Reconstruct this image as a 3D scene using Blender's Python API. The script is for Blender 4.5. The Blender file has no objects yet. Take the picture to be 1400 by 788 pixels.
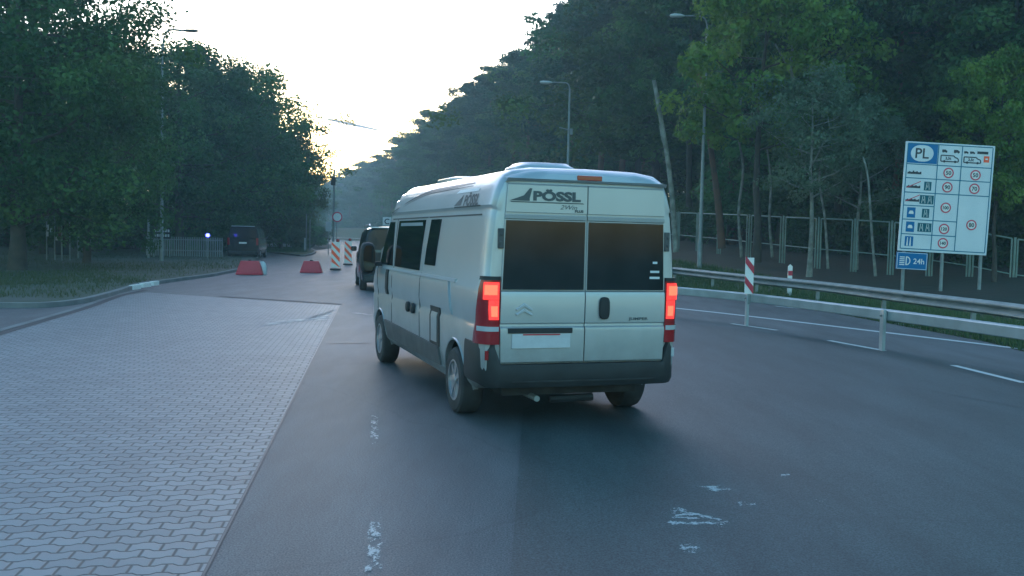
import bpy, bmesh, math, random
import numpy as np
from mathutils import Vector, Matrix
R = math.radians
random.seed(7); rng = np.random.default_rng(7)
C = bpy.context.scene.collection
sc = bpy.context.scene

# ------------------------------------------------------------------ camera, sky, sun, exposure
FPX, PITCH, ROLL, CAMH = 1300.0, .0525, .0225, 1.835
F = Vector((0, math.cos(PITCH), -math.sin(PITCH))); R0 = Vector((1, 0, 0)); U0 = R0.cross(F)
CR = R0 * math.cos(ROLL) + U0 * math.sin(ROLL); CU = U0 * math.cos(ROLL) - R0 * math.sin(ROLL)
CAM = Vector((0, 0, CAMH))
cd = bpy.data.cameras.new('camera'); cam = bpy.data.objects.new('camera', cd); C.objects.link(cam)
cd.sensor_width = 36; cd.lens = FPX / 1400 * 36; cd.clip_start = .1; cd.clip_end = 4000
cam.matrix_world = Matrix(((CR.x, CU.x, -F.x, 0), (CR.y, CU.y, -F.y, 0), (CR.z, CU.z, -F.z, CAMH), (0, 0, 0, 1)))
sc.camera = cam
SUN_AZ, SUN_EL = -11.0, 2.5
w = bpy.data.worlds.new('World'); sc.world = w; w.use_nodes = True
nt = w.node_tree; nt.nodes.clear()
wo = nt.nodes.new('ShaderNodeOutputWorld'); bg = nt.nodes.new('ShaderNodeBackground')
sky = nt.nodes.new('ShaderNodeTexSky'); sky.sky_type = 'NISHITA'; sky.sun_disc = False
sky.sun_elevation = R(SUN_EL); sky.sun_rotation = R(SUN_AZ); sky.air_density = 1.0; sky.dust_density = 1.2; sky.ozone_density = 1.0
tint = nt.nodes.new('ShaderNodeMix'); tint.data_type = 'RGBA'; tint.inputs[0].default_value = .45
hs = nt.nodes.new('ShaderNodeHueSaturation'); hs.inputs['Saturation'].default_value = 1.0
nt.links.new(sky.outputs[0], hs.inputs['Color'])
# one thin streak of cloud low over the road's end
tc = nt.nodes.new('ShaderNodeTexCoord'); mp = nt.nodes.new('ShaderNodeMapping'); mp.vector_type = 'POINT'
def dirpx(px, py):
    return (F * FPX + CR * (px - 700) - CU * (py - 394)).normalized()
dcl = dirpx(484, 171)
mp.inputs['Location'].default_value = (-dcl.x, -dcl.y, -dcl.z)
mp2 = nt.nodes.new('ShaderNodeMapping'); mp2.vector_type = 'POINT'
mp2.inputs['Rotation'].default_value = (0, R(-10), 0)
mp3 = nt.nodes.new('ShaderNodeMapping'); mp3.vector_type = 'POINT'; mp3.inputs['Scale'].default_value = (11, 3, 330)
ln = nt.nodes.new('ShaderNodeVectorMath'); ln.operation = 'LENGTH'
cr = nt.nodes.new('ShaderNodeMapRange'); cr.inputs[1].default_value = .05; cr.inputs[2].default_value = 1.0; cr.inputs[3].default_value = .75; cr.inputs[4].default_value = 0
nz = nt.nodes.new('ShaderNodeTexNoise'); nz.inputs['Scale'].default_value = 9
mul = nt.nodes.new('ShaderNodeMath'); mul.operation = 'MULTIPLY'
cmix = nt.nodes.new('ShaderNodeMix'); cmix.data_type = 'RGBA'; cmix.inputs[7].default_value = (.85, .66, .64, 1)
L = nt.links.new
L(tc.outputs['Generated'], mp.inputs[0]); L(mp.outputs[0], mp2.inputs[0]); L(mp2.outputs[0], mp3.inputs[0]); L(mp3.outputs[0], ln.inputs[0])
L(ln.outputs['Value'], cr.inputs[0]); L(tc.outputs['Generated'], nz.inputs[0]); L(cr.outputs[0], mul.inputs[0]); L(nz.outputs[0], mul.inputs[1])
mul2 = nt.nodes.new('ShaderNodeMath'); mul2.operation = 'MULTIPLY'; mul2.inputs[1].default_value = 3.2; mul2.use_clamp = True
L(mul.outputs[0], mul2.inputs[0]); L(mul2.outputs[0], cmix.inputs[0]); pass
# bright veil of thin cloud around the place where the sun has gone down
dsun = dirpx(460, 150); vd = nt.nodes.new('ShaderNodeVectorMath'); vd.operation = 'DOT_PRODUCT'; vd.inputs[1].default_value = tuple(dsun)
L(tc.outputs['Generated'], vd.inputs[0]); vr = nt.nodes.new('ShaderNodeMapRange'); vr.interpolation_type = 'SMOOTHSTEP'; vr.inputs[1].default_value = .66; vr.inputs[2].default_value = .94
L(vd.outputs['Value'], vr.inputs[0]); va = nt.nodes.new('ShaderNodeMix'); va.data_type = 'RGBA'; va.inputs[6].default_value = (0, 0, 0, 1); va.inputs[7].default_value = (3.0, 1.75, 1.9, 1); L(vr.outputs[0], va.inputs[0])
vb = nt.nodes.new('ShaderNodeMix'); vb.data_type = 'RGBA'; vb.blend_type = 'ADD'; vb.inputs[0].default_value = 1; L(hs.outputs[0], vb.inputs[6]); L(va.outputs[2], vb.inputs[7]); L(vb.outputs[2], cmix.inputs[6])
L(cmix.outputs[2], bg.inputs[0]); bg.inputs[1].default_value = .15; L(bg.outputs[0], wo.inputs[0])
sd = bpy.data.lights.new('sun', 'SUN'); sd.energy = .3; sd.angle = R(12); sd.color = (1, .84, .74)
so = bpy.data.objects.new('sun', sd); C.objects.link(so)
so.rotation_euler = (R(90 - SUN_EL), 0, R(180 - SUN_AZ))
sc.view_settings.view_transform = 'Standard'; sc.view_settings.look = 'None'; sc.view_settings.gamma = 1
sc.view_settings.exposure = 2.52
sc.view_settings.use_white_balance = True; sc.view_settings.white_balance_temperature = 4280; sc.view_settings.white_balance_tint = -12
sc.render.engine = 'CYCLES'; sc.cycles.max_bounces = 5; sc.cycles.transparent_max_bounces = 12
sc.cycles.diffuse_bounces = 3; sc.cycles.glossy_bounces = 3; sc.cycles.use_denoising = True

# ------------------------------------------------------------------ placing helpers
def U(px, py, z=0.0):                     # point of a horizontal plane seen at a photo pixel
    d = F * FPX + CR * (px - 700) - CU * (py - 394)
    t = (z - CAMH) / d.z
    return CAM + d * t
def atY(px, py, Y):                       # point at forward distance Y
    d = F * FPX + CR * (px - 700) - CU * (py - 394)
    return CAM + d * (Y / d.y)
def X(px, Y): return (px - 700) / FPX * Y
def hor(px): return 394 - FPX * math.tan(PITCH) + (px - 700) * ROLL

# ------------------------------------------------------------------ materials
def mat(name, col, rough=.6, metal=0, noise=None, spec=.5, emit=None, es=1, bump=None, coat=0, alpha=None):
    m = bpy.data.materials.new(name); m.use_nodes = True; t = m.node_tree; p = t.nodes['Principled BSDF']
    p.inputs['Base Color'].default_value = (*col, 1); p.inputs['Roughness'].default_value = rough
    p.inputs['Metallic'].default_value = metal; p.inputs['Specular IOR Level'].default_value = spec
    p.inputs['Coat Weight'].default_value = coat
    if emit: p.inputs['Emission Color'].default_value = (*emit, 1); p.inputs['Emission Strength'].default_value = es
    if noise:                              # (scale, second colour, contrast)
        n = t.nodes.new('ShaderNodeTexNoise'); n.inputs['Scale'].default_value = noise[0]; n.inputs['Detail'].default_value = 5
        c = t.nodes.new('ShaderNodeTexCoord'); r = t.nodes.new('ShaderNodeMapRange')
        r.inputs[1].default_value = .5 - noise[2]; r.inputs[2].default_value = .5 + noise[2]
        x = t.nodes.new('ShaderNodeMix'); x.data_type = 'RGBA'; x.inputs[6].default_value = (*col, 1); x.inputs[7].default_value = (*noise[1], 1)
        t.links.new(c.outputs['Object'], n.inputs[0]); t.links.new(n.outputs[0], r.inputs[0]); t.links.new(r.outputs[0], x.inputs[0]); t.links.new(x.outputs[2], p.inputs['Base Color'])
    if bump:
        n = t.nodes.new('ShaderNodeTexNoise'); n.inputs['Scale'].default_value = bump[0]; n.inputs['Detail'].default_value = 4
        c = t.nodes.new('ShaderNodeTexCoord'); b = t.nodes.new('ShaderNodeBump'); b.inputs['Strength'].default_value = bump[1]; b.inputs['Distance'].default_value = bump[2]
        t.links.new(c.outputs['Object'], n.inputs[0]); t.links.new(n.outputs[0], b.inputs['Height']); t.links.new(b.outputs[0], p.inputs['Normal'])
    return m
M = {}
M['paint'] = mat('silver_paint', (.47, .49, .51), .40, .4, (1.6, (.42, .44, .46), .25), coat=.35)
M['shade_paint'] = mat('seam', (.05, .055, .06), .6)
M['glass'] = mat('dark_glass', (.012, .018, .02), .06, 0, spec=.6)
M['black'] = mat('black_plastic', (.012, .014, .016), .6, 0, (4, (.024, .026, .028), .2))
M['grey_clad'] = mat('grey_cladding', (.05, .054, .058), .55, 0, (5, (.1, .1, .1), .2))
M['rubber'] = mat('rubber', (.018, .018, .02), .8, 0, (6, (.05, .05, .05), .2))
M['alloy'] = mat('alloy', (.5, .5, .52), .35, .9)
M['redlit'] = mat('lit_red', (.5, .01, .01), .3, emit=(1, .025, .015), es=.3)
M['redhot'] = mat('lit_red_core', (.6, .05, .02), .3, emit=(1, .09, .03), es=.45)
M['reddark'] = mat('red_lens', (.22, .008, .015), .2, coat=.5)
M['clear'] = mat('clear_lens', (.6, .62, .65), .15, .3)
M['white'] = mat('white_plate', (.6, .61, .63), .5, 0, (9, (.5, .51, .53), .2))
M['decal'] = mat('dark_decal', (.07, .085, .095), .45)
M['galv'] = mat('galvanised', (.42, .46, .47), .5, .55, (3, (.32, .35, .36), .2))
M['galv2'] = mat('weathered_rail', (.33, .35, .34), .6, .4, (2.5, (.22, .24, .23), .2))
M['fence'] = mat('green_grey_frame', (.30, .36, .30), .6, .1, (1.2, (.19, .23, .19), .2))
M['wire'] = mat('wire', (.05, .06, .055), .7, 0)
M['pole'] = mat('lamp_pole', (.30, .32, .31), .6, .3, (2, (.22, .24, .23), .2))
M['sign_w'] = mat('sign_white', (.74, .76, .78), .4, 0, (1.5, (.66, .69, .72), .2))
M['sign_b'] = mat('sign_blue', (.01, .12, .36), .4)
M['sign_ln'] = mat('sign_lines', (.03, .15, .26), .5)
M['sign_k'] = mat('sign_black', (.02, .025, .04), .5)
M['sign_r'] = mat('sign_red', (.45, .04, .09), .45)
M['red'] = mat('red_plastic', (.42, .035, .06), .5, 0, (2, (.33, .03, .045), .2))
M['orange'] = mat('orange_sheeting', (.8, .12, .03), .5)
M['orw'] = mat('white_sheeting', (.8, .78, .74), .45)
M['whitep'] = mat('white_plastic', (.6, .62, .62), .5)
M['markred'] = mat('marker_red', (.35, .02, .05), .5)
M['kerb'] = mat('kerb_stone', (.22, .22, .215), .85, 0, (1.5, (.15, .15, .15), .2), bump=(30, .3, .01))
M['soil'] = mat('pavement_soil', (.07, .075, .06), .95, 0, (.5, (.045, .06, .03), .12), bump=(6, .5, .04))
M['forest'] = mat('forest_soil', (.02, .026, .014), 1, 0, (.35, (.03, .025, .016), .15), bump=(3, .5, .08))
M['verge'] = mat('verge_soil', (.05, .075, .028), 1, 0, (.8, (.09, .085, .04), .15), bump=(6, .5, .04))
M['carpaint'] = mat('dark_car_paint', (.018, .022, .028), .25, .3, coat=.6)
M['carroof'] = mat('silver_trim', (.55, .57, .6), .3, .7)
M['bluelamp'] = mat('blue_lamp', (.1, .1, .9), .3, emit=(.16, .10, 1), es=2.0)

def asphalt(name, c1, c2, rough, seam=False):
    m = bpy.data.materials.new(name); m.use_nodes = True; t = m.node_tree; p = t.nodes['Principled BSDF']; l = t.links.new
    c = t.nodes.new('ShaderNodeTexCoord')
    n1 = t.nodes.new('ShaderNodeTexNoise'); n1.inputs['Scale'].default_value = .22; n1.inputs['Detail'].default_value = 6
    mpp = t.nodes.new('ShaderNodeMapping'); mpp.inputs['Scale'].default_value = (1.6, .35, 1); mpp.inputs['Rotation'].default_value = (0, 0, R(-8))
    n2 = t.nodes.new('ShaderNodeTexNoise'); n2.inputs['Scale'].default_value = 45; n2.inputs['Detail'].default_value = 3
    a = t.nodes.new('ShaderNodeMapRange'); a.inputs[1].default_value = .33; a.inputs[2].default_value = .67
    x = t.nodes.new('ShaderNodeMix'); x.data_type = 'RGBA'; x.inputs[6].default_value = (*c1, 1); x.inputs[7].default_value = (*c2, 1)
    x2 = t.nodes.new('ShaderNodeMix'); x2.data_type = 'RGBA'; x2.blend_type = 'MULTIPLY'; x2.inputs[0].default_value = .45
    l(c.outputs['Object'], mpp.inputs[0]); l(mpp.outputs[0], n1.inputs[0]); l(c.outputs['Object'], n2.inputs[0]); l(n1.outputs[0], a.inputs[0]); l(a.outputs[0], x.inputs[0])
    vo = t.nodes.new('ShaderNodeTexVoronoi'); vo.feature = 'DISTANCE_TO_EDGE'; vo.inputs['Scale'].default_value = .16; nd = t.nodes.new('ShaderNodeTexNoise'); nd.inputs['Scale'].default_value = 1.3; nd.inputs['Detail'].default_value = 6
    ad = t.nodes.new('ShaderNodeMix'); ad.data_type = 'VECTOR'; ad.inputs[0].default_value = .35; l(c.outputs['Object'], nd.inputs[0]); l(c.outputs['Object'], ad.inputs[4]); l(nd.outputs['Color'], ad.inputs[5]); l(ad.outputs[1], vo.inputs[0])
    ck = t.nodes.new('ShaderNodeMapRange'); ck.inputs[1].default_value = .0008; ck.inputs[2].default_value = .0026; l(vo.outputs[0], ck.inputs[0])
    n3 = t.nodes.new('ShaderNodeTexNoise'); n3.inputs['Scale'].default_value = 90; n3.inputs['Detail'].default_value = 2; l(c.outputs['Object'], n3.inputs[0])
    sp_ = t.nodes.new('ShaderNodeMapRange'); sp_.inputs[1].default_value = .35; sp_.inputs[2].default_value = .65; sp_.inputs[3].default_value = .5; sp_.inputs[4].default_value = 1.5; l(n3.outputs[0], sp_.inputs[0])
    n4 = t.nodes.new('ShaderNodeTexNoise'); n4.inputs['Scale'].default_value = 1.1; n4.inputs['Detail'].default_value = 7; n4.inputs['Roughness'].default_value = .65; l(mpp.outputs[0], n4.inputs[0])
    s4 = t.nodes.new('ShaderNodeMapRange'); s4.inputs[1].default_value = .35; s4.inputs[2].default_value = .65; s4.inputs[3].default_value = .74; s4.inputs[4].default_value = 1.2; l(n4.outputs[0], s4.inputs[0])
    mm1 = t.nodes.new('ShaderNodeMath'); mm1.operation = 'MULTIPLY'; l(sp_.outputs[0], mm1.inputs[0]); l(s4.outputs[0], mm1.inputs[1])
    ckm = t.nodes.new('ShaderNodeMapRange'); ckm.inputs[3].default_value = .86; ckm.inputs[4].default_value = 1; l(ck.outputs[0], ckm.inputs[0])
    mm2 = t.nodes.new('ShaderNodeMath'); mm2.operation = 'MULTIPLY'; l(mm1.outputs[0], mm2.inputs[0]); l(ckm.outputs[0], mm2.inputs[1])
    xs_ = t.nodes.new('ShaderNodeVectorMath'); xs_.operation = 'SCALE'; l(x.outputs[2], xs_.inputs[0]); l(mm2.outputs[0], xs_.inputs['Scale'])
    l(xs_.outputs[0], x2.inputs[6]); l(n2.outputs[0], x2.inputs[7]); 
    g = t.nodes.new('ShaderNodeMix'); g.data_type = 'RGBA'; g.blend_type = 'MULTIPLY'; g.inputs[0].default_value = 1; g.inputs[7].default_value = (1.25, 1.25, 1.25, 1)
    l(x2.outputs[2], g.inputs[6]); l(g.outputs[2], p.inputs['Base Color'])
    rr = t.nodes.new('ShaderNodeMapRange'); rr.inputs[3].default_value = rough - .08; rr.inputs[4].default_value = rough + .1; l(n1.outputs[0], rr.inputs[0]); l(rr.outputs[0], p.inputs['Roughness'])
    b = t.nodes.new('ShaderNodeBump'); b.inputs['Strength'].default_value = .35; b.inputs['Distance'].default_value = .006; l(n2.outputs[0], b.inputs['Height']); l(b.outputs[0], p.inputs['Normal'])
    return m
M['asphalt'] = asphalt('asphalt', (.075, .08, .085), (.10, .105, .11), .66)
M['asphalt2'] = asphalt('darker_asphalt', (.042, .052, .054), (.062, .072, .074), .6)

PE0, PE1 = U(275, 788), U(465, 418)        # right edge of the block paving: gives its direction
PDIR = math.atan2(PE1.x - PE0.x, PE1.y - PE0.y)
def paver_mat():
    m = bpy.data.materials.new('block_paving'); m.use_nodes = True; t = m.node_tree; p = t.nodes['Principled BSDF']; l = t.links.new
    def N(k, **kw):
        n = t.nodes.new(k)
        for a, b in kw.items(): setattr(n, a, b)
        return n
    def MT(op, a, b=None, c=None):
        n = N('ShaderNodeMath', operation=op)
        for i, v in enumerate((a, b, c)):
            if v is None: continue
            if isinstance(v, (int, float)): n.inputs[i].default_value = v
            else: l(v, n.inputs[i])
        return n.outputs[0]
    c = N('ShaderNodeTexCoord'); mp = N('ShaderNodeMapping'); mp.inputs['Rotation'].default_value = (0, 0, PDIR)
    l(c.outputs['Object'], mp.inputs[0]); s = N('ShaderNodeSeparateXYZ'); l(mp.outputs[0], s.inputs[0])
    W, H = .185, .13
    # horizontal joints weave up and down, every other row is shifted half a block; short joints slant
    u0 = MT('DIVIDE', s.outputs[0], W); 
    tri = MT('SUBTRACT', MT('MULTIPLY', MT('PINGPONG', u0, .5), 4), 1)
    tc_ = N('ShaderNodeClamp'); tc_.inputs['Min'].default_value = -.35; tc_.inputs['Max'].default_value = .35; l(tri, tc_.inputs[0])
    v = MT('ADD', MT('DIVIDE', s.outputs[1], H), MT('MULTIPLY', tc_.outputs[0], .3))
    row = MT('FLOOR', v); fv = MT('FRACT', v)
    u = MT('ADD', u0, MT('MULTIPLY', row, .5)); u = MT('ADD', u, .0)
    fu = MT('FRACT', u); col = MT('FLOOR', u)
    du = MT('MULTIPLY', MT('MINIMUM', fu, MT('SUBTRACT', 1, fu)), W); dv = MT('MULTIPLY', MT('MINIMUM', fv, MT('SUBTRACT', 1, fv)), H)
    d = MT('MINIMUM', du, dv)
    h = N('ShaderNodeMapRange'); h.inputs[1].default_value = .003; h.inputs[2].default_value = .012; l(d, h.inputs[0])
    wn = N('ShaderNodeTexWhiteNoise', noise_dimensions='2D'); cv = N('ShaderNodeCombineXYZ'); l(col, cv.inputs[0]); l(row, cv.inputs[1]); l(cv.outputs[0], wn.inputs[0])
    n = N('ShaderNodeTexNoise'); n.inputs['Scale'].default_value = .6; n.inputs['Detail'].default_value = 6; l(c.outputs['Object'], n.inputs[0])
    n2 = N('ShaderNodeTexNoise'); n2.inputs['Scale'].default_value = 40; l(c.outputs['Object'], n2.inputs[0])
    x = N('ShaderNodeMix', data_type='RGBA'); x.inputs[6].default_value = (.13, .135, .142, 1); x.inputs[7].default_value = (.25, .255, .262, 1)
    f = MT('ADD', MT('MULTIPLY', wn.outputs[0], .45), MT('MULTIPLY', n.outputs[0], .6)); l(f, x.inputs[0])
    x2 = N('ShaderNodeMix', data_type='RGBA'); x2.inputs[6].default_value = (.03, .033, .035, 1); l(h.outputs[0], x2.inputs[0]); l(x.outputs[2], x2.inputs[7])
    l(x2.outputs[2], p.inputs['Base Color']); p.inputs['Roughness'].default_value = .6
    hh = MT('ADD', h.outputs[0], MT('MULTIPLY', n2.outputs[0], .15)); b = N('ShaderNodeBump'); b.inputs['Strength'].default_value = .8; b.inputs['Distance'].default_value = .006
    l(hh, b.inputs['Height']); l(b.outputs[0], p.inputs['Normal'])
    return m
M['paver'] = paver_mat()
def worn_mat(name, thr, scale=(6, 6, 6), col=(.55, .56, .56)):
    m = bpy.data.materials.new(name); m.use_nodes = True; t = m.node_tree; p = t.nodes['Principled BSDF']; l = t.links.new
    c = t.nodes.new('ShaderNodeTexCoord'); mp = t.nodes.new('ShaderNodeMapping'); mp.inputs['Scale'].default_value = scale
    n = t.nodes.new('ShaderNodeTexNoise'); n.inputs['Scale'].default_value = 1; n.inputs['Detail'].default_value = 8; n.inputs['Roughness'].default_value = .7
    r = t.nodes.new('ShaderNodeMapRange'); r.inputs[1].default_value = thr; r.inputs[2].default_value = thr + .09
    at = t.nodes.new('ShaderNodeAttribute'); at.attribute_name = 'worn'; ma = t.nodes.new('ShaderNodeMath'); ma.operation = 'MULTIPLY_ADD'; ma.inputs[1].default_value = -.22
    n5 = t.nodes.new('ShaderNodeTexNoise'); n5.inputs['Scale'].default_value = 70; n5.inputs['Detail'].default_value = 3; l(c.outputs['Object'], n5.inputs[0])
    mb_ = t.nodes.new('ShaderNodeMath'); mb_.operation = 'MULTIPLY_ADD'; mb_.inputs[1].default_value = .35; l(n5.outputs[0], mb_.inputs[0]); 
    l(c.outputs['Object'], mp.inputs[0]); l(mp.outputs[0], n.inputs[0]); l(n.outputs[0], ma.inputs[2]); l(at.outputs['Fac'], ma.inputs[0]); l(ma.outputs[0], mb_.inputs[2])
    mc_ = t.nodes.new('ShaderNodeMath'); mc_.operation = 'SUBTRACT'; mc_.inputs[1].default_value = .175; l(mb_.outputs[0], mc_.inputs[0]); l(mc_.outputs[0], r.inputs[0]); l(r.outputs[0], p.inputs['Alpha'])
    p.inputs['Base Color'].default_value = (*col, 1); p.inputs['Roughness'].default_value = .6
    return m
M['worn'] = worn_mat('worn_marking', .49, (14, 6, 1), (.4, .41, .41))
M['worn2'] = worn_mat('half_worn_marking', .44, (3, 10, 1), (.36, .37, .37))
M['scrap'] = worn_mat('marking_remnant', .48, (8, 14, 1), (.42, .44, .44))
M['line'] = worn_mat('line_paint', .28, (5, 5, 1), (.6, .61, .6))

def leaf_mat(name, a, b, trans=.35):
    m = bpy.data.materials.new(name); m.use_nodes = True; t = m.node_tree; l = t.links.new
    p = t.nodes['Principled BSDF']; o = t.nodes['Material Output']
    at = t.nodes.new('ShaderNodeAttribute'); at.attribute_name = 'tint'
    oi = t.nodes.new('ShaderNodeObjectInfo')
    x = t.nodes.new('ShaderNodeMix'); x.data_type = 'RGBA'; x.inputs[6].default_value = (*a, 1); x.inputs[7].default_value = (*b, 1); l(at.outputs['Fac'], x.inputs[0])
    h = t.nodes.new('ShaderNodeHueSaturation'); mr = t.nodes.new('ShaderNodeMapRange'); mr.inputs[3].default_value = .75; mr.inputs[4].default_value = 1.3
    mh = t.nodes.new('ShaderNodeMapRange'); mh.inputs[3].default_value = .475; mh.inputs[4].default_value = .525
    l(oi.outputs['Random'], mr.inputs[0]); l(oi.outputs['Random'], mh.inputs[0]); l(mr.outputs[0], h.inputs['Value']); l(mh.outputs[0], h.inputs['Hue']); l(x.outputs[2], h.inputs['Color'])
    l(h.outputs[0], p.inputs['Base Color']); p.inputs['Roughness'].default_value = .6; p.inputs['Specular IOR Level'].default_value = .25
    tr = t.nodes.new('ShaderNodeBsdfTranslucent'); l(h.outputs[0], tr.inputs[0]); ms = t.nodes.new('ShaderNodeMixShader'); ms.inputs[0].default_value = trans
    l(p.outputs[0], ms.inputs[1]); l(tr.outputs[0], ms.inputs[2]); l(ms.outputs[0], o.inputs[0])
    return m
M['leaf'] = leaf_mat('leaves', (.038, .075, .022), (.12, .19, .05))
M['leaf_y'] = leaf_mat('yellowish_leaves', (.09, .16, .02), (.21, .30, .04))
M['leaf_g'] = leaf_mat('greyish_leaves', (.10, .14, .075), (.15, .19, .11))
M['needle'] = leaf_mat('needles', (.028, .055, .026), (.05, .085, .035), .2)
M['grass'] = leaf_mat('grass_blades', (.06, .10, .03), (.11, .13, .05), .3)
M['bark'] = mat('bark', (.045, .04, .03), .9, 0, (3, (.08, .068, .05), .2), bump=(14, .6, .03))
M['bark_pine'] = mat('pine_bark', (.16, .09, .05), .9, 0, (2, (.09, .065, .045), .2), bump=(14, .6, .03))
M['bark_pale'] = mat('pale_bark', (.32, .32, .27), .85, 0, (3, (.14, .14, .11), .16), bump=(14, .5, .02))

def dirty(m):                               # road film on the lower body, broken up by noise
    t = m.node_tree; l = t.links.new; p = t.nodes['Principled BSDF']; src = p.inputs['Base Color'].links[0].from_socket
    c = t.nodes.new('ShaderNodeTexCoord'); sp = t.nodes.new('ShaderNodeSeparateXYZ'); l(c.outputs['Object'], sp.inputs[0])
    n = t.nodes.new('ShaderNodeTexNoise'); n.inputs['Scale'].default_value = 3.2; n.inputs['Detail'].default_value = 8; n.inputs['Roughness'].default_value = .7; l(c.outputs['Object'], n.inputs[0])
    a = t.nodes.new('ShaderNodeMapRange'); a.inputs[1].default_value = 1.25; a.inputs[2].default_value = .35; l(sp.outputs[2], a.inputs[0])
    b = t.nodes.new('ShaderNodeMath'); b.operation = 'MULTIPLY'; l(a.outputs[0], b.inputs[0]); l(n.outputs[0], b.inputs[1]); b2 = t.nodes.new('ShaderNodeMath'); b2.operation = 'MULTIPLY'; b2.inputs[1].default_value = .95; l(b.outputs[0], b2.inputs[0])
    x = t.nodes.new('ShaderNodeMix'); x.data_type = 'RGBA'; x.inputs[7].default_value = (.10, .095, .085, 1); l(b2.outputs[0], x.inputs[0]); l(src, x.inputs[6]); l(x.outputs[2], p.inputs['Base Color'])
    rr = t.nodes.new('ShaderNodeMapRange'); rr.inputs[3].default_value = .38; rr.inputs[4].default_value = .6; l(b2.outputs[0], rr.inputs[0]); l(rr.outputs[0], p.inputs['Roughness'])
dirty(M['paint'])
g_ = mat('rear_glass', (.012, .018, .02), .08, 0, (2.2, (.03, .036, .04), .2)); M['rglass'] = g_
# ------------------------------------------------------------------ mesh helpers
class MB:
    def __init__(s): s.v = []; s.f = []
    def quad(s, a, b, c, d): n = len(s.v); s.v += [tuple(a), tuple(b), tuple(c), tuple(d)]; s.f.append((n, n + 1, n + 2, n + 3)); return s
    def poly(s, pts): n = len(s.v); s.v += [tuple(p) for p in pts]; s.f.append(tuple(range(n, n + len(pts)))); return s
    def box(s, c, d, rot=None):
        n = len(s.v); c = Vector(c)
        for x in (-.5, .5):
            for y in (-.5, .5):
                for z in (-.5, .5):
                    q = Vector((x * d[0], y * d[1], z * d[2]))
                    if rot: q = rot @ q
                    s.v.append(tuple(c + q))
        for f in ((0, 1, 3, 2), (4, 6, 7, 5), (0, 4, 5, 1), (2, 3, 7, 6), (0, 2, 6, 4), (1, 5, 7, 3)): s.f.append(tuple(n + i for i in f))
        return s
    def tube(s, pts, r, n=8, caps=True):
        pts = [Vector(p) for p in pts]; rs = r if isinstance(r, (list, tuple)) else [r] * len(pts); b0 = len(s.v)
        for i, p in enumerate(pts):
            t = (pts[min(i + 1, len(pts) - 1)] - pts[max(i - 1, 0)]).normalized()
            a = t.cross(Vector((0, 0, 1)) if abs(t.z) < .95 else Vector((1, 0, 0))).normalized(); b = t.cross(a)
            for k in range(n):
                th = 2 * math.pi * k / n; s.v.append(tuple(p + (a * math.cos(th) + b * math.sin(th)) * rs[i]))
        for i in range(len(pts) - 1):
            for k in range(n):
                k2 = (k + 1) % n; s.f.append((b0 + i * n + k, b0 + i * n + k2, b0 + (i + 1) * n + k2, b0 + (i + 1) * n + k))
        if caps:
            s.f.append(tuple(b0 + k for k in range(n))[::-1]); e = b0 + (len(pts) - 1) * n; s.f.append(tuple(e + k for k in range(n)))
        return s
    def lathe(s, prof, n, origin, axis):       # prof: (radius, height along axis)
        o = Vector(origin); ax = Vector(axis).normalized(); a = ax.orthogonal().normalized(); b = ax.cross(a); b0 = len(s.v)
        for r, h in prof:
            for k in range(n):
                th = 2 * math.pi * k / n; s.v.append(tuple(o + ax * h + (a * math.cos(th) + b * math.sin(th)) * r))
        for i in range(len(prof) - 1):
            for k in range(n):
                k2 = (k + 1) % n; s.f.append((b0 + i * n + k, b0 + i * n + k2, b0 + (i + 1) * n + k2, b0 + (i + 1) * n + k))
        s.f.append(tuple(b0 + k for k in range(n))[::-1]); e = b0 + (len(prof) - 1) * n; s.f.append(tuple(e + k for k in range(n)))
        return s
    def prism(s, pts, d):                       # closed outline extruded by the vector d
        n = len(s.v); m = len(pts); d = Vector(d)
        s.v += [tuple(p) for p in pts] + [tuple(Vector(p) + d) for p in pts]
        s.f.append(tuple(range(n, n + m))[::-1]); s.f.append(tuple(range(n + m, n + 2 * m)))
        for i in range(m): j = (i + 1) % m; s.f.append((n + i, n + j, n + m + j, n + m + i))
        return s
    def grid(s, rows, closed=False):
        b0 = len(s.v); m = len(rows[0])
        for r in rows: s.v += [tuple(p) for p in r]
        for i in range(len(rows) - 1):
            for j in range(m if closed else m - 1):
                j2 = (j + 1) % m; s.f.append((b0 + i * m + j, b0 + i * m + j2, b0 + (i + 1) * m + j2, b0 + (i + 1) * m + j))
        return s
    def build(s, name, m, parent=None, smooth=False, bevel=0, loc=None):
        me = bpy.data.meshes.new(name); me.from_pydata([tuple(v) for v in s.v], [], s.f)
        bm = bmesh.new(); bm.from_mesh(me); bmesh.ops.recalc_face_normals(bm, faces=bm.faces); bm.to_mesh(me); bm.free()
        me.materials.append(m)
        if smooth: me.shade_smooth(); me.set_sharp_from_angle(angle=R(smooth if smooth is not True else 35))
        o = bpy.data.objects.new(name, me); C.objects.link(o); o.parent = parent
        if loc: o.location = loc
        if bevel:
            b = o.modifiers.new('bevel', 'BEVEL'); b.width = bevel; b.segments = 2; b.limit_method = 'ANGLE'
        return o
def tag(o, label=None, cat=None, group=None, kind=None):
    for k, v in (('label', label), ('category', cat), ('group', group), ('kind', kind)):
        if v: o[k] = v
    return o
def empty(name, loc, rz=0, label=None, cat=None, group=None):
    o = bpy.data.objects.new(name, None); C.objects.link(o); o.location = loc; o.rotation_euler = (0, 0, rz); o.empty_display_size = .2
    return tag(o, label, cat, group)
def copy_tree(o, parent=None):
    c = o.copy(); C.objects.link(c); c.parent = parent
    for ch in list(o.children): copy_tree(ch, c)
    return c
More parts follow.
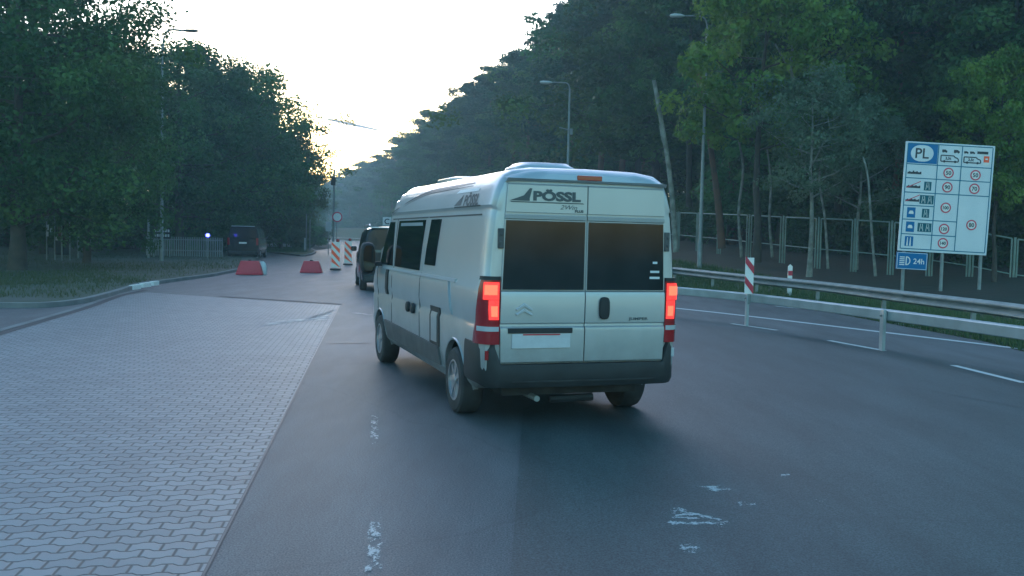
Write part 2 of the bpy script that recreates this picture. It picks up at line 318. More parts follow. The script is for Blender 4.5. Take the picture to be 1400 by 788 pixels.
def text_mesh(body, size, bold=0.0, shear=0.0, sx=1.0):
    cu = bpy.data.curves.new('t', 'FONT'); cu.body = body; cu.size = size; cu.offset = bold; cu.shear = shear; cu.resolution_u = 3
    ob = bpy.data.objects.new('t', cu); C.objects.link(ob)
    me = bpy.data.meshes.new_from_object(ob.evaluated_get(bpy.context.evaluated_depsgraph_get()))
    vs = [(v.co.x * sx, v.co.y) for v in me.vertices]; fs = [tuple(p.vertices) for p in me.polygons]
    bpy.data.objects.remove(ob); bpy.data.curves.remove(cu); bpy.data.meshes.remove(me)
    return vs, fs
def put_text(mb, body, size, fn, bold=0, shear=0, sx=1.0, center=True):
    vs, fs = text_mesh(body, size, bold, shear, sx)
    if center and vs:
        cx = (min(v[0] for v in vs) + max(v[0] for v in vs)) / 2; cy = (min(v[1] for v in vs) + max(v[1] for v in vs)) / 2
    else: cx = cy = 0
    n = len(mb.v); mb.v += [tuple(fn(a - cx, b - cy)) for a, b in vs]; mb.f += [tuple(n + i for i in f) for f in fs]
    return mb

# ------------------------------------------------------------------ ground, roads
def sheet(name, pts, z, m, label=None):
    mb = MB(); mb.poly([(p[0], p[1], z) for p in pts]); o = mb.build(name, m); o['kind'] = 'structure'; 
    if label: o['label'] = label
    return o
sheet('ground', [(-900, -60), (900, -60), (900, 1500), (-900, 1500)], -.03, M['forest'])
# outer guardrail line (top of beam at .75 m) read along the photo, from near to far
GR = [U(x, y, .75) for x, y in ((1560, 441), (1400, 417), (1235, 398), (1130, 386), (1030, 376.5), (925, 366), (850, 359.5))]
GRp = [(p.x, p.y) for p in GR] + [(2.0, 105), (-9, 150), (-26, 215), (-52, 300), (-95, 420)]
d0 = Vector(GRp[0]) - Vector(GRp[1]); d0.normalize()
GRp = [tuple(Vector(GRp[0]) + d0 * 30)] + [tuple(Vector(GRp[0]) + d0 * 10)] + GRp
def offs(path, d):                          # offset to the right of the line as it runs away
    out = []
    for i, p in enumerate(path):
        t = Vector(path[min(i + 1, len(path) - 1)]) - Vector(path[max(i - 1, 0)]); t.normalize(); out.append((p[0] + t.y * d, p[1] - t.x * d))
    return out
road_r = offs(GRp, -.7)
road_left = [(-118, 420), (-74, 300), (-46, 215), (-27, 150), (-22, 110), (-24, 80), (-30, 60), (-40, 30), (-45, -20)]
sheet('road', [(30, -20)] + road_r + road_left, 0, M['asphalt'], 'grey asphalt carriageway')
# darker asphalt of the through lanes
kerbpx = [(-260, 431), (-100, 425), (0, 421), (60, 420.5), (110, 415), (150, 405), (185, 394), (205, 390), (240, 385), (290, 378), (330, 370)]
pv = [PE0 + (PE0 - PE1).normalized() * 9, PE0, PE1, U(300, 407), U(200, 400), U(165, 405), U(110, 424), U(50, 442), U(0, 458), U(-120, 500), U(-300, 560)]
sheet('block_paving', [(p.x, p.y) for p in pv] + [(-12, -3)], .004, M['paver'], 'grey interlocking block paving')
# kerb round the left pavement and the drain joint beside the paving
def strip(pts, wd, z0, z1, name, m, parent=None):
    a = offs(pts, -wd / 2); b = offs(pts, wd / 2); mb = MB()
    mb.grid([[(p[0], p[1], z0) for p in a], [(p[0], p[1], z1) for p in a], [(p[0], p[1], z1) for p in b], [(p[0], p[1], z0) for p in b]])
    return mb.build(name, m, parent, bevel=.01)
def smoothline(pts, n=6):
    out = []
    for i in range(len(pts) - 1):
        p0, p1, p2, p3 = [Vector(pts[max(0, min(len(pts) - 1, j))]) for j in (i - 1, i, i + 1, i + 2)]
        for k in range(n):
            t = k / n; out.append(tuple(.5 * ((2 * p1) + (p2 - p0) * t + (2 * p0 - 5 * p1 + 4 * p2 - p3) * t * t + (3 * p1 - p0 - 3 * p2 + p3) * t ** 3)))
    return out + [tuple(pts[-1])]
kl = smoothline([tuple(U(x, y).xy) for x, y in kerbpx])
tag(strip(kl, .16, -.02, .12, 'kerb', M['kerb']), kind='structure')
kin = offs(kl, -.08)
sheet('pavement', kin + [(X(360, 70), 70), (X(330, 95), 95), (X(-300, 110), 110), (X(-500, 40), 40)], .112, M['soil'], 'dark pavement and bare soil under the left trees')
dl = smoothline([tuple(U(x, y).xy) for x, y in ((-120, 497), (0, 457), (60, 439), (120, 421), (165, 405), (200, 397))])
mb = MB(); a, b = offs(dl, -.09), offs(dl, .09)
mb.grid([[(p[0], p[1], .009) for p in a], [(p[0], p[1], .009) for p in b]])
tag(mb.build('drain_channel', mat('drain', (.035, .037, .04), .7)), kind='structure', label='dark drain channel along the edge of the block paving')
mb = MB(); a, b = offs(dl, -.25), offs(dl, -.11)
mb.grid([[(p[0], p[1], .0105) for p in a], [(p[0], p[1], .0105) for p in b]])
tag(mb.build('channel_edging', M['kerb']), kind='structure')
mb = MB()
for (x0, y0), (x1, y1) in (((179, 396.5), (190, 395)), ((193, 393.5), (204, 392)), ((207, 391), (215, 390))):   # pale kerb stones
    p, q = U(x0, y0).xy, U(x1, y1).xy; t = (q - p).normalized(); n = Vector((-t.y, t.x)) * .07
    mb.prism([(*(p - n), -.01), (*(q - n), -.01), (*(q + n), -.01), (*(p + n), -.01)], (0, 0, .15))
tag(mb.build('painted_kerb', M['orw'], bevel=.01), kind='structure', label='white painted kerb stones at the tip of the left pavement')
# concrete edge strip and joint at the end of the block paving
mb = MB(); p, q = U(298, 406), U(466, 417); mb.poly([(p.x, p.y, .008), (q.x, q.y, .008), (q.x, q.y + .25, .008), (p.x, p.y + .25, .008)])
tag(mb.build('paving_edge', mat('joint', (.05, .052, .056), .8)), kind='structure')
mb = MB(); t = (PE1 - PE0).normalized(); n = Vector((t.y, -t.x, 0)); s0 = PE0 - t * 5
for o0, o1, z, nm, mm in ((.002, .02, .0065, 'border_joint', M['shade_paint']),):
    mb = MB(); mb.poly([(*(s0 + n * o0).xy, z), (*(PE1 + n * o0).xy, z), (*(PE1 + n * o1).xy, z), (*(s0 + n * o1).xy, z)])
    tag(mb.build(nm, mm), kind='structure')
# grass island ahead
isl = smoothline([tuple(U(x, y).xy) for x, y in ((352, 344), (400, 349.5), (418, 350.5), (431, 345), (424, 338), (436, 331), (410, 330), (365, 333), (352, 344))], 4)
mb = MB(); mb.prism([(p[0], p[1], -.02) for p in isl[:-1]], (0, 0, .13)); tag(mb.build('grass_island', M['verge']), kind='structure', label='low grass island beside the far road')
tag(strip(isl, .2, -.02, .14, 'island_kerb', M['kerb']), kind='structure')

def mark(quads, m, z=.0055, name='road_marking', label=None):
    mb = MB()
    fade = []
    for q in quads:                          # fan: worn rim, paint left in the middle
        P_ = [Vector((*U(x, y).xy, z)) for x, y in q]; cc = sum(P_, Vector()) / len(P_); R_ = []
        for i in range(len(P_)):
            for t in (0, .5): R_.append(P_[i].lerp(P_[(i + 1) % len(P_)], t))
        rings = [[cc.lerp(p, f) for p in R_] for f in (.02, .6, 1.12)]; mb.grid([[*a] for a in rings], True); fade += [0] * (2 * len(R_)) + [1] * len(R_)
    o = mb.build(name, m); o['kind'] = 'structure'; at = o.data.attributes.new('worn', 'FLOAT', 'POINT'); at.data.foreach_set('value', fade)
    if label: o['label'] = label
    return o
def linemark(px, wd, m, z=.006, name='road_marking', label=None):
    pts = smoothline([tuple(U(x, y).xy) for x, y in px], 4); a, b = offs(pts, -wd / 2), offs(pts, wd / 2)
    mb = MB(); mb.grid([[(*p, z) for p in a], [(*p, z) for p in b]]); o = mb.build(name, m); o['kind'] = 'structure'
    if label: o['label'] = label
    return o
linemark([(1700, 517), (1400, 478), (1218, 456), (1030, 433.5), (925, 422), (800, 410)], .2, M['line'], label='solid white edge line under the median barrier')
for a, b in (((1000, 443), (1062, 452)), ((1133, 466), (1209, 480)), ((1303, 500), (1400, 524)), ((1228, 443), (1284, 450)), ((1060, 419), (1110, 424))):
    linemark([a, b], .12, M['line'], label='short white lane dash beside the median barrier')
linemark([(1235, 529), (1420, 562)], .02, M['shade_paint'])
mark([[(506, 563), (521, 563), (519, 613), (503, 613)], [(500, 697), (524, 697), (526, 800), (494, 800)]], M['worn'], label='worn white lane marking running towards the camper van')
mark([[(950, 664), (985, 663), (1013, 670), (985, 675), (952, 673)], [(905, 692), (925, 692), (975, 705), (1018, 716), (1015, 725), (975, 722), (925, 722), (900, 715)],
      [(1005, 684), (1040, 688), (1038, 696), (1005, 694)], [(925, 742), (960, 744), (955, 762), (930, 756)], [(1065, 649), (1082, 648), (1082, 652), (1066, 653)], [(1112, 683), (1132, 684), (1132, 688), (1113, 687)]], M['scrap'], label='torn remnants of white road marking on dark asphalt')
mark([[(340, 444), (372, 440), (430, 435), (452, 430), (463, 421), (466, 424), (458, 439), (442, 441), (430, 439), (372, 446), (342, 450)]], M['worn2'], .0095, label='worn white marking across the corner of the paving')
linemark([(484, 428), (506, 431)], .14, M['worn2'])
mark([[(450, 469), (500, 469), (500, 470), (450, 470)]], M['shade_paint'], .006)
# right lane sheet in a darker asphalt tone than the carriageway
dk = [U(690, 900), U(715, 560), U(930, 440), U(1150, 468), U(1400, 513), U(1700, 570)]
sheet('road_patch', [(*p.xy,) for p in dk] + [(14, 1)], .0035, M['asphalt2'], 'darker asphalt in the right lane')

# verge and forest floor rising behind the guardrail
FB = {}
def bank(y): return max(0, min(3.5, (y - 27) * .045))
st = offs(GRp, -.7); mid_ = offs(GRp, .4); fl = offs(GRp, 2.6); far = offs(GRp, 22); far2 = [(p[0] + 300, p[1] + 60) for p in far]
rows = [[(*p, -.02) for p in st], [(*p, .05) for p in mid_], [(*p, bank(p[1])) for p in fl], [(*p, bank(p[1]) + 1.2) for p in far], [(*p, bank(p[1]) + 1.5) for p in far2]]
mb = MB(); mb.grid(rows[:3]); tag(mb.build('verge', M['verge'], smooth=60), kind='structure', label='grassy verge behind the outer guardrail')
mb = MB(); mb.grid(rows[2:]); tag(mb.build('forest_floor', M['forest'], smooth=60), kind='structure')

# grass tufts: stuff
def scatter_grass(name, fn, n, h, label):
    mv = []; mf = []; tt = []
    for i in range(n):
        p = fn(); a = random.uniform(0, 6.28); ww = h * .35
        for k in range(3):
            a2 = a + k * 2.1; dx, dy = math.cos(a2) * ww * .18, math.sin(a2) * ww * .18; lx, ly = random.uniform(-.4, .4) * h, random.uniform(-.4, .4) * h; hh = h * random.uniform(.5, 1.2)
            b = len(mv); mv += [(p[0] - dx, p[1] - dy, p[2]), (p[0] + dx, p[1] + dy, p[2]), (p[0] + lx, p[1] + ly, p[2] + hh)]; mf.append((b, b + 1, b + 2)); tt += [random.random()] * 3
    me = bpy.data.meshes.new(name); me.from_pydata(mv, [], mf); me.materials.append(M['grass'])
    at = me.attributes.new('tint', 'FLOAT', 'POINT'); at.data.foreach_set('value', tt)
    o = bpy.data.objects.new(name, me); C.objects.link(o); return tag(o, label, 'grass', kind='stuff')
def on_verge():
    i = random.randrange(0, 8); t = random.random(); s = random.random()
    a = Vector(rows[0][i]).lerp(Vector(rows[0][i + 1]), t); b = Vector(rows[1][i]).lerp(Vector(rows[1][i + 1]), t); c = Vector(rows[2][i]).lerp(Vector(rows[2][i + 1]), t)
    return a.lerp(b, s * 3) if s < .33 else b.lerp(c, (s - .33) / .67)
scatter_grass('verge_grass', on_verge, 16000, .22, 'short green grass growing along the verge behind the guardrail')
def on_left():
    q = U(random.uniform(-330, 330), random.uniform(346, 414)); return Vector((q.x, q.y, .11))
def left_ok():
    while True:
        p = on_left(); f = FPX * (p.x) / p.y + 700; yk = float(np.interp(f, [a for a, b in kerbpx], [b for a, b in kerbpx])); d = U(f, yk - 1.5, 0).y
        if p.y > d + .3 and (math.sin(p.x * .7 + 1) + math.sin(p.y * .45) > -.2 or random.random() < .25): return p
scatter_grass('pavement_grass', left_ok, 14000, .12, 'patchy weeds and grass on the bare ground under the left trees')
def on_isl():
    return Vector((*U(random.uniform(358, 420), random.uniform(333, 347)).xy, .11))
scatter_grass('island_grass', on_isl, 2500, .25, 'short grass on the low island beside the far road')

# ------------------------------------------------------------------ trees
def leaves(cl, n, size, flat=.75, up=.3, rs=None):
    """cl: array of clump centres (k,4) with radius; returns verts, quads, tint"""
    r = rs; k = len(cl); idx = r.integers(0, k, n); c = cl[idx, :3]; rad = cl[idx, 3:4]
    d = r.normal(size=(n, 3)); d /= np.linalg.norm(d, axis=1, keepdims=True); d *= (r.random((n, 1)) ** .45) * rad; d[:, 2] *= flat
    p = c + d
    nrm = d / (np.linalg.norm(d, axis=1, keepdims=True) + 1e-6) + r.normal(size=(n, 3)) * .7; nrm[:, 2] += up; nrm /= np.linalg.norm(nrm, axis=1, keepdims=True)
    t = np.cross(nrm, r.normal(size=(n, 3))); t /= np.linalg.norm(t, axis=1, keepdims=True); b = np.cross(nrm, t)
    s = size * r.uniform(.6, 1.4, (n, 1))
    v = np.stack([p - t * s * .5, p - b * s * .3 + nrm * s * .08, p + t * s * .55, p + b * s * .3 + nrm * s * .08], 1).reshape(-1, 3)
    ct = r.random(k); tint = np.clip(ct[idx] ** 1.6 * .85 + r.random(n) * .25, 0, 1)
    return v, np.repeat(tint, 4)
def quads_mesh(name, v, tint, m):
    n = len(v) // 4; me = bpy.data.meshes.new(name); me.vertices.add(len(v)); me.vertices.foreach_set('co', v.astype(np.float32).ravel())
    me.loops.add(len(v)); me.loops.foreach_set('vertex_index', np.arange(len(v), dtype=np.int32)); me.polygons.add(n)
    me.polygons.foreach_set('loop_start', np.arange(0, len(v), 4, dtype=np.int32)); me.polygons.foreach_set('loop_total', np.full(n, 4, dtype=np.int32))
    me.update(calc_edges=True); at = me.attributes.new('tint', 'FLOAT', 'POINT'); at.data.foreach_set('value', tint.astype(np.float32)); me.materials.append(m)
    return me
def make_tree(kind, seed, H, rad, base, nl, ls, leafm, barkm, tr, nlimb=16, top=1.0, lean=0):
    """tree of height H, crown radius rad starting at height base; returns (trunk mesh, crown mesh)"""
    r = np.random.default_rng(seed); mb = MB(); n = 9
    path = []; x = y = 0
    for i in range(n + 1):
        path.append(Vector((x + lean * (i / n) ** 1.5, y, H * .93 * i / n - .3 * (i == 0)))); x += r.normal() * .012 * H / 3; y += r.normal() * .012 * H / 3
    mb.tube(path, [max(.03, tr * (1 - .88 * i / n)) * (1.35 if i == 0 else 1) for i in range(n + 1)], 9)
    def on(t): t = min(t, .999) * n; i = int(t); return path[i].lerp(path[i + 1], t - i)
    cl = []
    for k in range(nlimb):
        f = (k + r.random() * .8) / nlimb; z = base + (H * .93 - base) * f; o = on(z / (H * .93)); az = k * 2.4 + r.normal() * .4
        if kind == 'pine': prof = (1 - .55 * f) * r.uniform(.55, 1.1)
        else: prof = math.sin(math.pi * min(1, .22 + .74 * f)) ** .7 * r.uniform(.72, 1.12)
        ln_ = rad * prof; rise = (.15 if kind == 'pine' else .45) * ln_ * r.uniform(.3, 1.3)
        e = o + Vector((math.cos(az) * ln_, math.sin(az) * ln_, rise)); m1 = o.lerp(e, .5) + Vector((0, 0, -.07 * ln_ + r.normal() * .03 * H / 3))
        r0 = tr * .38 * (1 - .6 * f); mb.tube([o, m1, e], [r0, r0 * .6, r0 * .2], 5)
        nsub = 4 if kind != 'pine' else 3
        for q in range(nsub):
            t = .42 + .58 * (q + 1) / nsub; c = (o.lerp(m1, t * 2) if t < .5 else m1.lerp(e, t * 2 - 1)); sp = ln_ * .28
            for w_ in range(2 if q < nsub - 1 else 3):
                cc = c + Vector((r.normal() * sp, r.normal() * sp, r.normal() * sp * .55 + .1)); mb.tube([c, cc], [r0 * .25, r0 * .08], 4, False)
                cl.append((*cc, rad * r.uniform(.14, .27) * (1 if kind != 'pine' else .95)))
    for k in range(5): cl.append((*(on(1) + Vector((r.normal() * rad * .18, r.normal() * rad * .18, -k * .05 * H * .5 + .02 * H))), rad * r.uniform(.12, .22)))
    v, t = leaves(np.array(cl), nl, ls, .7 if kind != 'pine' else .62, .35, r)
    tm = MB.build(mb, 'trunk', barkm, smooth=50); me = tm.data; bpy.data.objects.remove(tm)
    return me, quads_mesh('crown', v, t, leafm), H
def make_bush(seed, rad, H, nl, ls, leafm):
    r = np.random.default_rng(seed); mb = MB(); cl = []
    for k in range(16):
        az = r.random() * 6.28; q = rad * math.sqrt(r.random()) * .85; z = H * r.uniform(.2, .85) * (1 - .4 * (q / rad) ** 2)
        c = Vector((math.cos(az) * q, math.sin(az) * q, z)); mb.tube([Vector((c.x * .2, c.y * .2, -.1)), c * .6 + Vector((0, 0, .1)), c], [.05, .03, .012], 5); cl.append((*c, rad * r.uniform(.25, .42)))
    v, t = leaves(np.array(cl), nl, ls, .8, .3, r); tm = mb.build('stem', M['bark'], smooth=50); me = tm.data; bpy.data.objects.remove(tm)
    return me, quads_mesh('foliage', v, t, leafm), H
V = {
 'bigA': make_tree('dec', 1, 15, 6.6, 1.7, 46000, .21, M['leaf'], M['bark'], .34, 26),
 'bigB': make_tree('dec', 2, 14, 5.6, 1.3, 36000, .21, M['leaf'], M['bark'], .28, 24),
 'bigC': make_tree('dec', 3, 13, 5.2, 1.5, 30000, .22, M['leaf'], M['bark'], .26, 22),
 'f1': make_tree('dec', 11, 20, 4.6, 3.0, 26000, .27, M['leaf'], M['bark'], .24, 26),
 'f2': make_tree('dec', 12, 18, 4.2, 1.5, 24000, .27, M['leaf'], M['bark'], .2, 24),
 'f3': make_tree('dec', 13, 21, 4.0, 6.0, 22000, .26, M['leaf'], M['bark'], .22, 22),
 'ye': make_tree('dec', 14, 16, 4.2, 5.0, 22000, .26, M['leaf_y'], M['bark'], .2, 20),
 'gr': make_tree('dec', 15, 9.5, 2.7, 3.6, 11000, .15, M['leaf_g'], M['bark_pale'], .13, 16),
 'p1': make_tree('pine', 21, 24, 4.0, 11, 17000, .26, M['needle'], M['bark_pine'], .24, 20),
 'p2': make_tree('pine', 22, 23, 3.6, 8, 17000, .26, M['needle'], M['bark_pine'], .22, 22),
 'p3': make_tree('pine', 23, 25, 4.4, 14, 15000, .26, M['needle'], M['bark_pine'], .26, 16),
 'b1': make_bush(31, 2.2, 3.2, 6500, .17, M['leaf']), 'b2': make_bush(32, 1.8, 2.4, 5000, .16, M['leaf']), 'b3': make_bush(33, 2.4, 3.6, 7000, .17, M['leaf_g']),
}
def plant(var, x, y, z, H, label, cat, group=None, name=None, wide=1.0, rz=None):
    tm, cm, h0 = V[var]; s = H / h0
    bush = var[0] == 'b' and var[1].isdigit()
    nm = name or ('shrub' if bush else 'pine_tree' if var[0] == 'p' else 'broadleaf_tree')
    e = empty(nm, (x, y, z), random.uniform(0, 6.28) if rz is None else rz, label, cat, group); e.scale = (s * wide, s * wide, s)
    for me, n in ((tm, 'stem' if bush else 'trunk'), (cm, 'foliage' if bush else 'crown')):
        o = bpy.data.objects.new(n, me); C.objects.link(o); o.parent = e
    return e
SKY = [(425, 245), (470, 228), (500, 212), (540, 188), (570, 173), (600, 150), (640, 118), (680, 82), (720, 62), (760, 22), (800, -30), (900, -120), (1600, -160)]
def skyl(px): return float(np.interp(px, [a for a, b in SKY], [b for a, b in SKY]))
def Hat(px, ytop, D, z=0): return (hor(px) - ytop) / FPX * D + CAMH - z
def gz(x, y):                                   # ground height right of the guardrail
    return bank(y) + .6
rowA = [(1520, 34), (1440, 36), (1370, 37), (1295, 40), (1215, 43), (1140, 47), (1065, 51), (1000, 56), (945, 62), (895, 70), (850, 79), (815, 90), (782, 99), (750, 110), (722, 122), (695, 134),
        (668, 148), (645, 164), (622, 182), (602, 202), (584, 224), (568, 248), (552, 275), (537, 303), (522, 335), (507, 368), (492, 400), (478, 435), (463, 470), (449, 505), (436, 545)]
seqA = ['f1', 'p1', 'f2', 'f3', 'p3', 'f1', 'f2', 'p2', 'f3', 'f1', 'f2', 'p1', 'f1', 'p2', 'f3', 'p1']
near_lab = 'broad dark forest tree behind the mesh fence, '
labA = {1520: 'tall broadleaf tree at the right edge of the forest beside the road sign', 1440: 'tall pine with reddish trunk right of the speed limit board', 1370: 'dark leafy tree straight behind the right half of the speed limit board',
        1295: 'high thin crowned tree behind the left half of the speed limit board', 1215: 'tall bare stemmed pine just left of the speed limit board', 1140: 'large dark tree behind the grey leafed small tree',
        1065: 'leafy dark tree behind the red and white barrier marker', 1000: 'pine standing behind the tall lamp post at the fence', 945: 'dark tree between the lamp post and the camper van'}
for i, (px, D) in enumerate(rowA):
    D += 2; x = X(px, D); z = gz(x, D); yt = skyl(px) + random.uniform(-6, 8); var = seqA[i % len(seqA)]
    if D > 65 and i % 2 == 0: var = ('p1', 'p2', 'p3')[i % 3]
    H = min(Hat(px, yt, D, z), 27)
    cat = 'tree'; lab = labA.get(px)
    if lab: plant(var, x, D, z, H, lab, cat, 'forest trees behind the mesh fence', wide=1.1)
    else: plant(var, x, D, z, H, 'tall dark tree in the unbroken forest row running away along the road', cat, 'forest trees lining the far road', wide=1.25 + D / 500)
# second and third rows, deeper in the wood
for i, (px, D) in enumerate(rowA):
    for k, (dd, dx, vs) in enumerate(((7, 3.5, ('f2', 'p3', 'f1')), (14, 9.5, ('f1', 'f2', 'p1')), (23, 17, ('f2', 'f1', 'f2')))):
        if D > 250 and k == 2: continue
        D2 = D + dd + random.uniform(-1.5, 1.5); x = X(px, D) + dx + random.uniform(-1.5, 1.5); z = gz(x, D2); px2 = 700 + x / D2 * FPX
        if px2 > 1560: continue
        var = vs[(i + k) % 3]; H = min(Hat(px2, skyl(px2) + (4 + 10 * k), D2, z), 28)
        plant(var, x, D2, z, max(H, 9), 'dark tree standing deep in the wood behind the front row', 'tree', 'trees deep in the wood', wide=1.25)
# understorey shrubs behind the fence
for i, (px, D) in enumerate(rowA[:16]):
    for k in range(4):
        D2 = D + 2.5 + k * 3.2; x = X(px, D) + .5 + k * 2.4 + random.uniform(-1, 1)
        plant(('b1', 'b2', 'b1', 'b3')[(i * 2 + k) % 4], x, D2, gz(x, D2) - .3, random.uniform(2.6, 4.6), 'dark leafy shrub in the shade behind the mesh fence', 'shrub', 'undergrowth shrubs behind the fence', wide=1.15)
for i, (px, D) in enumerate(rowA[16:]):
    x = X(px, D) + 1; plant(('b1', 'b2', 'b3')[i % 3], x, D - 2, gz(x, D) - .8, random.uniform(5, 8), 'dark thicket at the foot of the far roadside trees', 'shrub', 'thickets along the far road', wide=1.9)
for i in range(7): plant('f2', -118 + i * 9, 560 + i * 3, 0, 21, 'far dark tree closing the view where the road disappears', 'tree', 'trees at the far end of the road', wide=2.2)
# particular trees at the front
p = atY(1035, 330, 42); plant('ye', p.x, 42, gz(0, 42), Hat(1035, -90, 42, 1.2), 'bright yellow green tree high above the fence beside the lamp post', 'tree', wide=.95)
p = atY(1108, 330, 37.5); plant('gr', p.x, 37.5, bank(37), Hat(1108, 95, 37.5, .5), 'small grey green tree with pale thin trunk behind the fence', 'tree', wide=1.0, rz=1.0)
p = atY(1150, 330, 39); plant('gr', p.x + .8, 39.5, bank(37), Hat(1150, 130, 39, .5), 'thin grey leafed tree leaning beside the small pale trunk tree', 'tree', wide=1.0, rz=3.0)
p = atY(1415, 330, 31); plant('ye', p.x, 33.5, .8, 8.2, 'bushy bright green tree just right of the speed limit board', 'tree', wide=.75)
MORE = 1
def bare_trunk(name, pts, Y, r0, r1, m, label, twigs=()):
    P = [atY(x, y, Y) for x, y in pts]; b = P[0].copy(); e = empty(name, b, 0, label, 'tree'); mb = MB()
    Q = smoothline([tuple(p - b) for p in P], 4); n = len(Q); mb.tube(Q, [r0 + (r1 - r0) * i / (n - 1) for i in range(n)], 8)
    mb.build('trunk', m, e, smooth=50)
    mb = MB()
    for pl, r in twigs: mb.tube(smoothline([tuple(atY(x, y, Y) - b) for x, y in pl], 3), r, 5)
    if twigs: mb.build('limb', m, e, smooth=50)
bare_trunk('dead_tree', [(924, 345), (919, 270), (910, 200), (894, 110)], 44, .14, .09, M['bark_pale'], 'pale leaning broken topped trunk just right of the camper van roof', [([(912, 210), (905, 190), (902, 172)], .03)])
bare_trunk('bare_pine', [(987, 340), (982, 280), (974, 220), (962, 130), (948, 70)], 46, .2, .07, M['bark_pine'], 'crooked reddish trunk just right of the lamp post', [([(972, 200), (962, 160), (950, 95)], .04)])
bare_trunk('thin_tree', [(1197, 378), (1192, 320), (1187, 245), (1180, 215)], 35, .06, .03, M['bark_pale'], 'thin bare pale stem behind the fence left of the speed limit board')
bare_trunk('forked_tree', [(1098, 230), (1090, 150), (1082, 95), (1084, 60)], 41, .08, .05, M['bark_pale'], 'pale forked limbs showing high in the wood under the bright green crown', [([(1082, 100), (1068, 75), (1060, 60)], .04), ([(1090, 90), (1108, 60), (1114, 40)], .035)])
bare_trunk('thin_tree', [(1056, 352), (1052, 300), (1054, 250), (1049, 205)], 43, .07, .035, M['bark_pale'], 'thin pale stem behind the fence between the lamp post and the small grey tree')
bare_trunk('thin_tree', [(1014, 352), (1010, 290), (1016, 230), (1008, 175), (1015, 130)], 45, .08, .035, M['bark_pale'], 'wavy pale stem with a hooked twig just right of the crooked pine', [([(1011, 190), (1022, 182), (1028, 168)], .02)])
bare_trunk('thin_tree', [(1132, 368), (1128, 300), (1120, 245), (1127, 195)], 39, .06, .03, M['bark_pale'], 'slim pale stem close on the right of the small grey green tree', [([(1121, 250), (1138, 236), (1150, 232)], .022)])
# left side trees
left = [('bigA', 22, 38, -70, 'huge dark broadleaf tree filling the upper left corner', 1.05), ('bigB', 118, 47, 40, 'broad tree right of the huge upper left tree, over the small shelter', .78),
        ('bigB', -95, 46, -120, 'dark broadleaf tree at the left edge of the picture', 1.1), ('bigC', 246, 73, 66, 'dense rounded tree behind the left street lamp', 1.12), ('bigA', 318, 82, 98, 'dense dark tree straight above the parked dark van', 1.0),
        ('bigC', 345, 92, 130, 'dark round crowned tree above the low grass island', .95), ('bigC', 383, 98, 188, 'small dark tree closest to the road end on the left side', .85)]
for var, px, D, yt, lab, wd in left: plant(var, X(px, D), D, .1, Hat(px, yt, D), lab, 'tree', 'trees over the left pavement', wide=wd)
for i, (px, D, yt) in enumerate([(-40, 60, 10), (60, 62, 130), (130, 72, 150), (195, 78, 130), (285, 88, 120), (335, 98, 150), (370, 120, 195), (395, 150, 222), (418, 210, 240), (412, 260, 240), (-120, 75, 0), (20, 82, 110), (240, 100, 140), (428, 320, 250), (310, 120, 150)]):
    plant(('f2', 'bigC', 'bigB')[i % 3], X(px, D), D, 0, Hat(px, yt, D), 'dark background tree behind the large trees on the left', 'tree', 'background trees on the left', wide=1.2 if px < 350 else .85)
for i in range(30):
    px = -70 + i * 17; D = 84 + (i % 3) * 5 + max(0, px - 300) * .35
    if px > 425: break
    plant(('b1', 'b2', 'b3')[i % 3], X(px, D), D, 0, random.uniform(3.5, 5.5), 'dark shrub in the gloom under the left trees', 'shrub', 'undergrowth under the left trees', wide=1.3)

# ------------------------------------------------------------------ outer guardrail, median barrier
def resample(path, step):
    out = [Vector(path[0])]; acc = 0
    for i in range(len(path) - 1):
        a, b = Vector(path[i]), Vector(path[i + 1]); Ls = (b - a).length; t = step - acc
        while t <= Ls: out.append(a.lerp(b, t / Ls)); t += step
        acc = Ls - (t - step)
    return out
gp = smoothline(GRp, 6)
e = empty('guardrail', (*gp[0], 0), 0, 'long weathered steel guardrail in front of the mesh fence', 'guardrail'); b0 = Vector((*gp[0], 0))
prof = [(.0, .755), (-.06, .74), (-.12, .70), (-.12, .672), (-.03, .64), (.0, .61), (-.02, .585), (-.12, .53), (-.12, .50), (-.04, .462), (.0, .45)]
mb = MB(); prof2 = prof + [(p[0] + .012, p[1]) for p in reversed(prof)]
tans = []
rows_ = []
for i, p in enumerate(gp):
    t = Vector(gp[min(i + 1, len(gp) - 1)]) - Vector(gp[max(i - 1, 0)]); t.normalize(); n = Vector((t.y, -t.x))
    rows_.append([(p[0] + n.x * a - b0.x, p[1] + n.y * a - b0.y, z) for a, z in prof2])
mb.grid(rows_, True); mb.build('beam', M['galv2'], e, smooth=50)
for k, q in enumerate(resample(gp, 4.0)[:60]):
    t = Vector((0, 1)); o = MB().box((q.x - b0.x + .12, q.y - b0.y, .33), (.1, .06, .78)).build('post', M['galv2'], e)
rail_px = [(1700, 487), (1400, 447), (1218, 424), (1030, 402), (925, 392.5), (850, 386)]
RT = [U(x, y, .72) for x, y in rail_px]; rp = smoothline([tuple(p.xy) for p in RT] + [(RT[-1].x - 2.2, RT[-1].y + 12), (RT[-1].x - 6, RT[-1].y + 30)], 6)
e = empty('median_barrier', (*rp[0], 0), 0, 'grey steel box rail barrier on flat posts between the carriageways', 'barrier'); b0 = Vector((*rp[0], 0))
